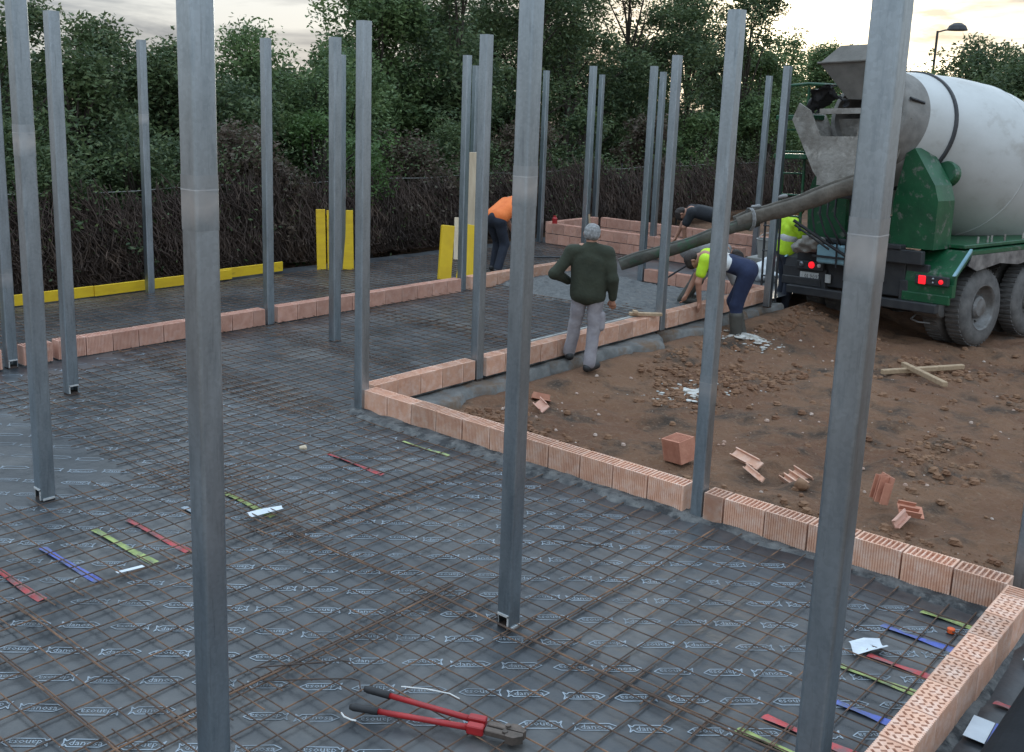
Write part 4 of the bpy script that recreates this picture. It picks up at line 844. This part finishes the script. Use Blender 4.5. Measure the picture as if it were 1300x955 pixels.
for s, x0 in ((1, .82), (-1, -1.06)):
    k = MB(); k.bbox(x0, x0 + .46, .01, .07, .88, 1.0, .01); h = k.obj('light_cluster', 'truck_dark', T)
    def lens(cx, cz, r_, mat):
        q = MB(); q.lathe([(0, r_), (.018, r_ * .95), (.026, r_ * .5), (.027, 0)], (cx, .012, cz), (0, -1, 0), 16); q.obj('lens', mat, h, smooth=False)
    if s > 0:
        q = MB(); q.bbox(x0 + .06, x0 + .16, -.012, .012, .885, .995, .008); q.obj('lens', 'tail_red', h)
        lens(x0 + .26, .965, .017, 'bright_metal'); lens(x0 + .26, .915, .017, 'bright_metal'); lens(x0 + .37, .935, .03, 'tail_red')
    else:
        lens(x0 + .27, .955, .050, 'tail_red'); lens(x0 + .10, .955, .038, 'bright_metal'); lens(x0 + .40, .955, .03, 'reflective')
k = MB(); k.bbox(-1.02, -.50, .055, .075, .72, .84, .005); pl = k.obj('number_plate', 'plate_white', T)
v, f = text_mesh('0J 9097 Z', .092); k = MB(); k.add([(-.76 + a, .0515, .78 + b_) for a, b_, c in v], f); k.obj('plate_lettering', 'truck_dark', pl)
# wheels
def wheel(x, y, s, r=.52, w=.29):
    e = MB(); pr = [(-w / 2, r * .60), (-w / 2, r * .80), (-w / 2 + .012, r * .86), (-w / 2 + .03, r * .955), (-w / 2 + .06, r), (w / 2 - .06, r), (w / 2 - .03, r * .955), (w / 2 - .012, r * .86), (w / 2, r * .80), (w / 2, r * .60)]
    e.lathe(pr, (0, 0, 0), (1, 0, 0), 40); t = e.obj('wheel', 'tyre', T, (x, y, r), smooth=True)
    k = MB(); k.lathe([(w / 2 - .01, r * .61), (w / 2 + .006, r * .585), (w / 2 - .03, r * .56), (w / 2 - .12, r * .50), (w / 2 - .15, r * .34), (w / 2 - .16, .0)], (0, 0, 0), (s, 0, 0), 32); k.obj('rim', 'rim', t, smooth=True)
    k = MB(); k.lathe([(w / 2 - .16, .17), (w / 2 - .06, .15), (w / 2 - .03, .12), (w / 2 - .02, .0)], (0, 0, 0), (s, 0, 0), 24); k.obj('hub', 'rim', t)
    for i in range(10):
        a = 2 * math.pi * i / 10; k = MB(); k.lathe([(w / 2 - .155, .016), (w / 2 - .115, .016), (w / 2 - .105, .008), (w / 2 - .105, 0)], (0, .215 * math.cos(a), .215 * math.sin(a)), (s, 0, 0), 6); k.obj('wheel_nut', 'rim', t)
    k = MB()
    for i in range(44):
        a = 2 * math.pi * i / 44; c_, s_ = math.cos(a), math.sin(a); k.box(-w / 2 + .05, w / 2 - .05, -.018, .018, r - .004, r + .010, Matrix.Rotation(a, 4, 'X'))
    k.obj('tread', 'tyre', t)
for y in (1.0, 2.35, 5.6, 7.3):
    for s in (-1, 1):
        wheel(s * 1.105, y, s)
        if y < 3: wheel(s * .78, y, s)
for y in (1.0, 2.35, 5.6, 7.3):
    k = MB(); k.tube([(-.95, y, .52), (-.3, y, .52), (-.2, y, .52), (.2, y, .52), (.3, y, .52), (.95, y, .52)], [.07, .08, .2, .2, .08, .07], 14); k.obj('axle', 'truck_dark', T, smooth=True)
k = MB(); k.lathe([(0, 0), (0, .15), (.02, .17), (.36, .17), (.38, .15), (.38, 0)], (.62, .45, .56), (1, 0, 0), 24); k.tube([(.70, .3, .42), (.72, .16, .38), (.85, .12, .36), (1.0, .15, .36)], .012, 6); k.obj('silencer', 'rim', T, smooth=False)
# drum
TL = R(16); dy, dz = math.cos(TL), -math.sin(TL); DO = (0, 0, 3.05)
k = MB(); k.lathe([(.26, .66), (.30, .685), (.48, .74), (.70, .812)], DO, (0, dy, dz), 72); k.lathe([(.74, .82), (1.1, .915), (1.5, 1.02), (1.9, 1.10), (2.2, 1.15), (2.5, 1.18), (2.9, 1.19), (3.4, 1.175), (3.8, 1.12), (4.3, .98), (4.8, .80), (5.1, .55), (5.12, 0)], DO, (0, dy, dz), 72)
dr = k.obj('drum', 'drum_white', T, smooth=True)
k = MB(); k.lathe([(-.05, .50), (-.05, .56), (.0, .58), (.28, .675), (.30, .688)], DO, (0, dy, dz), 64); k.lathe([(-.05, .50), (.25, .48), (.8, .45)], DO, (0, dy, dz), 40); k.obj('drum_mouth', 'drum_grey', dr, smooth=True)
k = MB(); k.lathe([(.69, .812), (.695, .835), (.74, .845), (.75, .822)], DO, (0, dy, dz), 72); k.obj('roller_track', 'truck_dark', dr)
for s0, r0 in ((2.2, 1.153), (3.35, 1.18)):
    k = MB(); k.lathe([(s0 - .012, r0 - .006), (s0 - .008, r0 + .004), (s0 + .008, r0 + .004), (s0 + .012, r0 - .006)], DO, (0, dy, dz), 72); k.obj('drum_seam', 'drum_white', dr, smooth=True)
for a in (20, 65, 110): k = MB(); k.tube([(.60 * math.cos(R(a)) , .02, 3.05 + .60 * math.sin(R(a))), (.66 * math.cos(R(a)), .26, 3.05 + .66 * math.sin(R(a)) - .08)], .02, 6); k.obj('mouth_brace', 'truck_dark', dr)
# stands
for s in (-1, 1):
    k = MB(); P = [(.36, 1.32), (.98, 1.32), (1.0, 1.95), (.94, 2.15), (.62, 2.62), (.50, 2.55), (.36, 1.9)]
    k.prism([(s * u, v) for u, v in P], .12, .52, lambda u, v, d: (u, d, v)); k.obj('drum_stand', 'truck_green', T)
    k = MB(); k.lathe([(0, 0), (0, .15), (.03, .17), (.12, .17), (.15, .15), (.15, 0)], (s * .80, .56, 2.30), (0, dy, dz), 24); k.obj('drum_roller', 'truck_green', T, smooth=False)
k = MB(); k.bbox(-.36, .36, .2, .45, 1.32, 1.7, .02); k.bbox(-1.2, 1.2, .5, 5.0, 1.33, 1.38, .01); k.obj('deck', 'truck_green', T)
k = MB(); k.bbox(-.9, .9, .0, .09, 1.12, 1.30, .01); k.bbox(-.75, .60, -.02, .12, 1.30, 1.36, .01); k.obj('rear_crossbeam', 'truck_dark', T)
for y in (.9, 1.15, 1.25, 1.6, 2.1): 
    k = MB(); k.tube([(1.15, y, 1.37), (1.15, y + .01, 1.47)], .014, 6); k.obj('deck_bolt', 'cement_steel', T)
# charging hopper
def frust(k, a, za, b_, zb, t=.02):
    (x0, x1, y0, y1), (u0, u1, v0, v1) = a, b_
    k.add([(x0, y0, za), (x1, y0, za), (x1, y1, za), (x0, y1, za), (u0, v0, zb), (u1, v0, zb), (u1, v1, zb), (u0, v1, zb),
           (x0 + t, y0 + t, za), (x1 - t, y0 + t, za), (x1 - t, y1 - t, za), (x0 + t, y1 - t, za), (u0 + t, v0 + t, zb), (u1 - t, v0 + t, zb), (u1 - t, v1 - t, zb), (u0 + t, v1 - t, zb)],
          [(i, (i + 1) % 4, 4 + (i + 1) % 4, 4 + i) for i in range(4)] + [(8 + (i + 1) % 4, 8 + i, 12 + i, 12 + (i + 1) % 4) for i in range(4)] + [(i, 8 + i, 8 + (i + 1) % 4, (i + 1) % 4) for i in range(4)] + [(4 + (i + 1) % 4, 12 + (i + 1) % 4, 12 + i, 4 + i) for i in range(4)])
k = MB(); frust(k, (-.40, .34, -.62, .15), 3.72, (-.04, .26, -.45, .0), 3.24)
k.add([(-.40, -.62, 3.70), (.34, -.62, 3.70), (.34, .15, 3.70), (-.40, .15, 3.70), (-.20, -.45, 3.93), (.26, -.45, 3.92), (.34, .20, 3.96), (-.34, .20, 3.96)], [(0, 1, 5, 4), (1, 2, 6, 5), (2, 3, 7, 6), (3, 0, 4, 7)])
hp_ = k.obj('charging_hopper', 'hopper_grey', T)
k = MB(); k.tube([(-.41, -.63, 3.71), (.35, -.63, 3.71), (.35, .16, 3.71), (-.41, .16, 3.71), (-.41, -.63, 3.71)], .016, 6); k.obj('hopper_rim', 'hopper_grey', hp_)
us = np.linspace(0, 1, 26); vs_ = np.linspace(0, 1, 18); U, W_ = np.meshgrid(us, vs_)
nn = fbm(U * 5 + 3, W_ * 4, 3); n2 = fbm(U * 5 + 9, W_ * 4 + 7, 3)
FX = -.68 + .50 * U + .10 * W_ + .08 * nn; FZ = 3.08 + .36 * np.sin(U * 1.9) - .26 * W_ * U + .10 * n2; FY = -.62 + .30 * W_ + .10 * nn + .08 * n2
i = (np.arange(17)[:, None] * 26 + np.arange(25)[None]).reshape(-1); np_obj('rubber_flap', np.stack([FX, FY, FZ], -1).reshape(-1, 3), np.stack([i, i + 1, i + 27, i + 26], 1), 'truck_dark', False, None, T)
# discharge collector
def plate(k, pts, t, n):
    n = Vector(n).normalized() * t; P = [Vector(p) for p in pts]; m = len(P)
    k.add([tuple(p) for p in P] + [tuple(p + n) for p in P], [tuple(range(m)), tuple(reversed(range(m, 2 * m)))] + [(i, m + i, m + (i + 1) % m, (i + 1) % m) for i in range(m)])
k = MB()
plate(k, [(-.78, -.62, 2.98), (-.68, -.62, 3.20), (-.50, -.62, 3.10), (-.31, -.62, 2.74), (-.31, -.62, 2.20), (-.40, -.62, 2.30)], .03, (0, 1, 0)); plate(k, [(.44, -.60, 3.05), (.34, -.62, 3.14), (.18, -.60, 2.62), (.28, -.62, 2.38)], .03, (0, 1, 0))
plate(k, [(-.72, -.60, 3.06), (-.72, .0, 3.06), (-.30, .0, 2.30), (-.30, -.60, 2.36)], .025, (1, 0, .5)); plate(k, [(.44, -.60, 3.06), (.44, .0, 3.06), (.30, .0, 2.30), (.30, -.60, 2.36)], .025, (-1, 0, .5))
plate(k, [(-.32, -.635, 2.12), (.36, -.635, 2.12), (.36, -.625, 2.76), (-.32, -.625, 2.76)], .03, (0, 1, 0)); plate(k, [(-.36, -.60, 3.12), (.36, -.60, 3.12), (.36, -.60, 3.05), (-.36, -.60, 3.05)], .1, (0, 1, 0))
plate(k, [(-.60, .02, 3.0), (.60, .02, 3.0), (.3, .02, 2.1), (-.3, .02, 2.1)], .02, (0, 1, 0)); plate(k, [(-.32, -.6, 2.13), (-.32, .0, 2.13), (-.32, .0, 2.6), (-.32, -.6, 2.6)], .02, (1, 0, 0)); plate(k, [(.36, -.6, 2.13), (.36, .0, 2.13), (.36, .0, 2.6), (.36, -.6, 2.6)], .02, (-1, 0, 0))
k.obj('discharge_funnel', 'cement_steel', T)
# chute: two overlapping troughs
def trough(name, mat, a, b_, r0, r1, lift=0.0, parent=T):
    a, b_ = Vector(a), Vector(b_); d = (b_ - a); L = d.length; d.normalize(); sx = d.cross(Vector((0, 0, 1))).normalized(); uz = sx.cross(d); k = MB(); n = 16; m = 14; vs = []
    for i in range(m + 1):
        t = i / m; c_ = a + d * L * t + uz * (lift + .012 * math.sin(t * 9)); r_ = r0 + (r1 - r0) * t + .008 * math.sin(t * 23)
        for q in range(n + 1):
            w = math.pi * (-.14 + 1.28 * q / n); vs.append(c_ + sx * math.cos(w) * r_ - uz * math.sin(w) * r_ * 1.05)
        for q in range(n, -1, -1):
            w = math.pi * (-.14 + 1.28 * q / n); vs.append(c_ + sx * math.cos(w) * (r_ - .018) - uz * math.sin(w) * (r_ * 1.05 - .018))
    N_ = 2 * (n + 1); k.add(vs, [(i * N_ + q, i * N_ + (q + 1) % N_, (i + 1) * N_ + (q + 1) % N_, (i + 1) * N_ + q) for i in range(m) for q in range(N_)] + [tuple(range(N_)), tuple(reversed(range(m * N_, (m + 1) * N_)))])
    return k.obj(name, mat, parent, smooth=True)
ch = trough('chute', 'chute_canvas', (.40, -.72, 2.22), (-.58, -1.92, 1.67), .155, .13)
ce = trough('chute_extension', 'chute_green', (-.40, -1.72, 1.72), (-1.50, -3.08, 1.12), .10, .105, -.01)
k = MB()
for q in range(3): k.tube([(-.47 + .145 * math.cos(a) + .02 * q, -1.80 + .09 * math.cos(a) * -.9, 1.70 + .145 * math.sin(a)) for a in np.linspace(0, 2 * math.pi, 14)], .006, 5)
k.obj('tie_rope', 'grey_cloth', ch)
V, F = sdf_mesh([C((-.45, -1.75, 1.86), (-.40, -1.7, 1.87), .02, .028), C((-.18, -1.55, 1.99), (-.14, -1.5, 2.0), .03, .025)], .012, .02, .01, 22); np_obj('rag_knot', V, F, 'grey_cloth', True, None, ch)
k = MB(); k.tube([(-.72, -.55, 1.62), (-.30, -.30, 1.30), (.05, -.12, 1.06)], .022, 8); k.tube([(-.70, -.55, 1.56), (-.28, -.32, 1.24)], .016, 6); k.obj('chute_strut', 'truck_dark', T)
k = MB(); k.tube([(0.1, -.35, 1.2), (0.1, -.35, 2.1)], .07, 12); k.bbox(-.15, .35, -.5, -.1, 1.95, 2.1, .02); k.obj('chute_pivot', 'truck_dark', T)
for q in range(4):
    k = MB(); x = -.62 + .12 * q; k.tube([(x, -.25, 2.0), (x + .02, -.30, 1.7), (x + .06 + .05 * q, -.28, 1.45), (x + .20, -.2, 1.30)], .015, 7); k.obj('hydraulic_hose', 'truck_dark', T, smooth=True)
k = MB(); k.bbox(-.62, .10, -.14, .02, 1.02, 1.28, .02); k.obj('tool_box', 'light_blue', T)
k = MB(); k.box(-.66, .14, -.17, -.155, 1.10, 1.13); k.box(-.28, -.26, -.17, -.155, .98, 1.32); k.box(-.14, -.12, -.17, -.155, .98, 1.32); k.obj('tool_box_guard', 'truck_dark', T)
V, F = sdf_mesh([C((-1.0, -.05, 1.20), (-.70, -.05, 1.28), .09, .11), C((-.85, -.1, 1.3), (-.6, -.08, 1.33), .07, .06)], .018, .04, .022, 17); np_obj('cement_crust', V, F, 'cement_steel', True, None, T)
# ladder
ld = MB(); 
for x in (-1.16, -.80): ld.tube([(x, -.30, 1.45), (x, -.28, 2.2), (x, -.26, 3.42)], .020, 8)
lo_ = ld.obj('ladder', 'truck_green', T)
for z in (1.65, 1.95, 2.25, 2.55, 2.85): 
    k = MB(); k.tube([(-1.16, -.29, z), (-.80, -.29, z)], .014, 6); k.obj('rung', 'truck_green', lo_)
for z, x1 in ((2.45, -.66), (2.98, -.62)):
    k = MB(); k.bbox(-1.22, x1, -.42, -.12, z, z + .07, .01); k.obj('step', 'truck_green', lo_)
k = MB(); k.tube([(-1.2, -.30, 3.45), (-.80, -.28, 3.47), (-.40, -.2, 3.44)], .020, 8); k.obj('handrail', 'truck_green', lo_)
l2 = MB()
for x in (-1.34, -1.08): l2.tube([(x, -.42, .10), (x, -.40, .35), (x + .02, -.40, 1.70)], .017, 7)
l2o = l2.obj('folding_ladder', 'truck_dark', T)
for z in (.42, .78, 1.14, 1.5): 
    k = MB(); k.tube([(-1.34, -.41, z), (-1.08, -.41, z)], .013, 6); k.obj('rung', 'truck_dark', l2o)
# cab
k = MB(); P = [(7.0, 1.0), (8.95, .75), (9.0, 1.8), (8.75, 3.0), (8.5, 3.08), (7.0, 3.08)]; k.prism(P, -1.22, 1.22, lambda u, v, d: (d, u, v)); cb = k.obj('cab', 'truck_green', T)
k = MB(); k.prism([(7.5, 1.95), (8.6, 1.95), (8.5, 2.75), (7.5, 2.75)], 1.221, 1.232, lambda u, v, d: (d, u, v)); k.prism([(7.5, 1.95), (8.6, 1.95), (8.5, 2.75), (7.5, 2.75)], -1.232, -1.221, lambda u, v, d: (d, u, v)); k.obj('window', 'black_rubber', cb)
k = MB(); k.lathe([(0, 0), (0, .32), (1.0, .32), (1.0, 0)], (-.9, 5.7, 1.85), (0, 1, 0), 20); k.obj('water_tank', 'drum_white', T)

# ------------------------------------------------------------------ street lamp
e = empty('street_lamp', (-14.3, 42.7, -.5)); tag(e, 'street lamp with domed head beyond the truck drum', 'street lamp')
k = MB(); k.tube([(0, 0, 0), (0, 0, 3), (0, 0, 6.45)], [.07, .055, .045], 10); k.tube([(0, 0, 6.40), (.25, .1, 6.48), (.45, .16, 6.5)], .03, 8); k.obj('pole', 'truck_dark', e)
k = MB(); k.lathe([(0, .0), (0, .38), (.04, .38), (.18, .31), (.28, .15), (.30, 0)], (.66, .24, 6.47), (0, 0, 1), 24); k.obj('lamp_head', 'truck_dark', e, smooth=False)

# ------------------------------------------------------------------ vegetation
def leaves(cent, rad, n, size, seed, flat=.6):
    r_ = np.random.default_rng(seed); m = len(cent); idx = r_.integers(0, m, n); d = r_.normal(size=(n, 3)); d /= np.linalg.norm(d, axis=1)[:, None]
    p = cent[idx] + d * (rad[idx] * r_.random(n) ** .45)[:, None] * np.array([1, 1, .8])
    a = r_.normal(size=(n, 3)); a[:, 2] *= .6; a /= np.linalg.norm(a, axis=1)[:, None]; b = np.cross(a, d + r_.normal(size=(n, 3)) * .8); b /= np.linalg.norm(b, axis=1)[:, None] + 1e-9
    s = size * r_.uniform(.6, 1.35, n)[:, None]; c = np.cross(a, b)
    v = np.stack([p - a * s, p + b * s * .42 + c * s * .12, p + a * s, p - b * s * .42 + c * s * .12], 1).reshape(-1, 3)
    return v, np.arange(4 * n).reshape(n, 4)
def tree(label, x, y, h, w, mat='leaf', n=9000, size=.075, seed=1, z0=-.3, low=.18, trunk=True, name='tree', cat='tree', group='trees behind the fence', sparse=1.0, clump=(.28, .55), lobes=9):
    r_ = np.random.default_rng(seed); e = empty(name, (x, y, z0)); tag(e, label, cat, group)
    L = []                                   # lobes of the crown
    for i in range(lobes):
        t = r_.random(); zz = h * (low + (.93 - low) * t); ww = w * math.sin(math.pi * (.18 + .72 * t)) ** .8; a = r_.random() * 6.28; q = ww * .62 * math.sqrt(r_.random()); L.append((q * math.cos(a), q * math.sin(a), zz, ww * r_.uniform(.32, .55)))
    L.append((0, 0, h * .86, w * .30)); L = np.array(L)
    m = int(26 * lobes * sparse); k = r_.integers(0, len(L), m); d = r_.normal(size=(m, 3)); d /= np.linalg.norm(d, axis=1)[:, None]; cent = L[k, :3] + d * (L[k, 3] * r_.uniform(.45, 1.08, m))[:, None]
    cent[:, 2] = np.clip(cent[:, 2], h * low * .6, h * 1.02); rad = r_.uniform(clump[0], clump[1], m) * (w / 2.2) ** .4
    v, f = leaves(cent, rad, n, size, seed + 100); np_obj('crown', v, f, mat, False, None, e)
    if trunk:
        b = MB(); lean = r_.normal(size=2) * .12; b.tube([(0, 0, 0), (lean[0] * .5, lean[1] * .5, h * .3), (lean[0], lean[1], h * .6), (lean[0] * 1.4, lean[1] * 1.4, h * .9)], [.10 + h * .012, .085, .05, .015], 8)
        for i in r_.choice(m, min(m, 40), replace=False):
            c_ = cent[i]; z1 = max(h * .12, c_[2] * r_.uniform(.45, .75)); t = z1 / h; b.tube([(lean[0] * t * 1.4, lean[1] * t * 1.4, z1), tuple((np.array([lean[0] * t, lean[1] * t, z1]) * .45 + c_ * .55) + r_.normal(size=3) * .06), tuple(c_)], [.032, .02, .006], 5, False)
        b.obj('trunk', 'bark', e)
    return e
TR = [ # label, x, y, height, width, material, leaves, sparse
 ('dark tree cut by the left edge of the photo', -15.6, 6.9, 4.3, 1.7, 'leaf_dark', 9000, 1),
 ('spiky topped small tree behind the second left post', -15.3, 7.9, 3.55, 1.1, 'leaf_dark', 6000, 1),
 ('tall wispy tree with twigs above the far left post', -16.5, 8.9, 4.25, 1.5, 'leaf_dark', 8000, .8),
 ('round topped tree right behind the far left post', -16.0, 9.8, 3.75, 1.5, 'leaf_dark', 8000, 1),
 ('low bushy tree left of the widest post', -15.4, 10.4, 3.2, 1.5, 'leaf_dark', 8000, 1),
 ('loose crowned tree right of the widest post', -16.5, 12.1, 4.4, 1.7, 'leaf', 9000, .8),
 ('green tree behind the left wall post', -15.6, 13.1, 3.6, 1.6, 'leaf', 9000, 1),
 ('slender tree with light twigs left of the twin posts', -16.6, 14.2, 4.1, 1.5, 'leaf', 8000, .9),
 ('big tree rising behind the inner corner post', -17.3, 16.0, 5.6, 2.1, 'leaf', 12000, .9),
 ('tall dark tree above the leaning yellow boards', -16.8, 17.9, 6.7, 2.3, 'leaf_dark', 13000, 1),
 ('tall tree behind the centre front post', -16.8, 20.2, 7.2, 2.4, 'leaf_dark', 13000, .95),
 ('large tree behind the lone far post', -17.4, 22.9, 7.5, 2.6, 'leaf_dark', 14000, .85),
 ('large sparse tree with sky showing through, over the green jacket man', -17.2, 25.6, 7.7, 2.7, 'leaf_dark', 12000, .7),
 ('large sparse tree over the pouring chute', -16.8, 28.4, 7.8, 2.7, 'leaf_dark', 12000, .7),
 ('tree at the right end of the tall group', -15.6, 29.6, 6.9, 2.0, 'leaf_dark', 10000, .75),
 ('small tree with three tips right of the tall group', -16.6, 34.2, 5.75, 2.4, 'leaf', 11000, 1),
 ('green tree filling the gap just right of the tall group', -16.4, 31.9, 5.1, 2.0, 'leaf', 9000, 1),
 ('green tree behind the truck ladder', -16.6, 37.2, 5.5, 2.1, 'leaf', 9000, 1),
 ('tree behind the truck hopper', -16.3, 40.6, 5.6, 2.4, 'leaf', 9000, 1),
 ('tree just left of the street lamp', -13.0, 39.0, 4.6, 2.0, 'leaf', 7000, .8),
 ('dark round tree behind the drum', -8.4, 28.6, 4.9, 2.3, 'leaf_dark', 12000, 1),
 ('dark tree right of the round one behind the drum', -6.3, 27.0, 4.7, 2.2, 'leaf_dark', 12000, 1),
 ('dark tree at the right edge of the photo', -4.0, 25.5, 4.6, 2.2, 'leaf_dark', 11000, 1),
]
for i, (lb, x, y, h, w, mt_, n, sp) in enumerate(TR): tree(lb, x, y, h, w, mt_, int(n * 1.65), .047 if y < 16 else .06, 10 + i, sparse=sp, low=.2, lobes=11)
# second row that closes the gaps low down
SR = [(-18.2, 8.2, 3.2), (-18.4, 11.0, 3.2), (-18.6, 13.6, 3.4), (-19.0, 16.5, 4.2), (-19.3, 19.5, 5.2), (-19.6, 22.5, 5.4), (-19.8, 26, 5.4), (-19.5, 30, 5.0), (-19.0, 34, 4.2), (-18.5, 38.5, 4.4), (-18, 43, 4.6)]
SL = ['left edge of the photo', 'far left post', 'widest post', 'twin posts', 'inner corner post', 'leaning boards', 'centre front post', 'green jacket man', 'pouring chute', 'truck ladder', 'truck hopper']
for i, (x, y, h) in enumerate(SR): tree('dense dark backing tree seen between crowns over the ' + SL[i], x, y, h, 2.3, 'leaf_dark', 11000, .085, 60 + i, low=.1, group='backing trees behind the first row', lobes=12)
# bushes bulging over the fence
BU = [(-14.3, 6.4, 2.2, 'leaf_dark', 'dark bush over the fence at the left edge'), (-14.4, 8.3, 2.4, 'leaf_dark', 'dark bush over the fence behind the far left post'), (-14.3, 10.2, 2.3, 'leaf_brown', 'brown withered bush over the fence right of the widest post'),
      (-14.4, 12.0, 2.5, 'leaf_bright', 'bright green bush over the fence left of the twin posts'), (-14.3, 13.6, 2.15, 'leaf_brown', 'brown dome of dead vines right of the inner corner post'), (-14.5, 15.6, 2.6, 'leaf_dark', 'dark bush over the fence by the leaning yellow boards'),
      (-14.4, 17.6, 2.5, 'leaf_brown', 'brown bush over the fence behind the centre front post'), (-14.5, 20.0, 2.8, 'leaf_dark', 'dark bush over the fence behind the man\'s head'), (-14.4, 22.6, 2.6, 'leaf_brown', 'brown bush over the fence between the paired far posts'),
      (-14.5, 25.4, 2.9, 'leaf', 'green bush over the fence above the far walls'), (-14.3, 28.6, 3.2, 'leaf', 'green bush over the fence right of the wall post'), (-14.2, 32, 3.4, 'leaf', 'green bush behind the ladder post'), (-13.8, 36, 3.6, 'leaf', 'green bush behind the truck steps'),
      (-14.0, 40, 3.6, 'leaf_dark', 'dark bush behind the truck funnel')]
for i, (x, y, h, mt_, lb) in enumerate(BU): tree(lb, x, y, h, 1.55, mt_, 9500, .042 if y < 20 else .058, 90 + i, low=.12, name='bush', cat='bush', group='bushes bulging over the fence', lobes=8, clump=(.2, .4))
# bramble hedge of dead vines hanging on the fence
def vines(name, x, y0, y1, ztop, n, seed, label):
    r_ = np.random.default_rng(seed); b = []; F = []; nv = 0; m = 7
    y = r_.uniform(y0, y1, n); zt = ztop + .45 * fbm(y * .6, y * 0 + 1.5, 3) + np.abs(r_.normal(size=n)) * .16 - .05; dr = r_.random(n); sway = r_.normal(size=n) * .35; out = r_.uniform(0, .34, n); w = r_.uniform(.004, .011, n)
    t = np.linspace(0, 1, m); top = zt * (.35 + .65 * r_.random(n)); ln = np.minimum(top, r_.uniform(.4, 1.5, n)); q1 = r_.uniform(0, 6.28, n); am = r_.uniform(.03, .13, n)
    Z = top[:, None] - ln[:, None] * t + am[:, None] * np.sin(t * 5 + q1[:, None]) * .6; Y = y[:, None] + sway[:, None] * t + am[:, None] * np.sin(t * 7 + q1[:, None] * 2); X = x + out[:, None] * (1 - .4 * np.abs(2 * t - 1)) + am[:, None] * np.cos(t * 6 + q1[:, None])
    P = np.stack([X, Y, np.maximum(Z, .01) - .05], -1); dY = np.stack([np.zeros(n), w, w * .4], -1)[:, None]; dX = np.stack([w, -w * .5, w * .5], -1)[:, None]
    V = np.stack([P - dY, P + dY * .7 + dX * .8, P - dX * .8 + dY * .3], 2); base = (np.arange(n) * m * 3)[:, None, None] + (np.arange(m - 1) * 3)[None, :, None]; k = np.arange(3)[None, None]; k2 = (k + 1) % 3
    f = np.stack([base + k, base + k2, base + 3 + k2, base + 3 + k], -1).reshape(-1, 4)
    o = np_obj(name, V.reshape(-1, 3), f, 'vine', False, 'stuff'); return tag(o, label, 'bramble')
vines('bramble_hedge', -13.55, 2.0, 20.0, 1.25, 15000, 5, 'dark brown tangle of dead brambles hanging over the fence')
vines('bramble_hedge', -13.55, 20.0, 40.0, 1.35, 8000, 6, 'far end of the dead bramble hedge behind the walls and truck')
v, f = leaves(np.stack([np.full(500, -13.35), rng.uniform(2, 38, 500), 1.9 * rng.random(500) ** .6], 1), np.full(500, .3), 9000, .032, 777); lo = np_obj('ivy_leaves', v, f, 'leaf_dark', False, 'stuff'); tag(lo, 'small dark leaves among the dead brambles', 'leaves')
fe = empty('wire_fence', (-13.62, 2, -.3)); tag(fe, 'old wire fence buried under the brambles along the left side', 'fence')
for i in range(15): k = MB(); k.tube([(0, i * 2.6, 0), (0, i * 2.6, 1.62)], .025, 7); k.obj('fence_post', 'truck_dark', fe)
for z in (.5, 1.0, 1.52):
    k = MB(); k.tube([(.03, i * .65, z + .02 * math.sin(i * 1.3)) for i in range(58)], .006, 5); k.obj('fence_wire', 'grey_board', fe)
k = MB(); k.box(-.10, -.07, 0, 37, .2, 1.05); k.obj('dark_backing', 'black_rubber', fe)  # opaque black sheet added behind the brambles so no light shows through
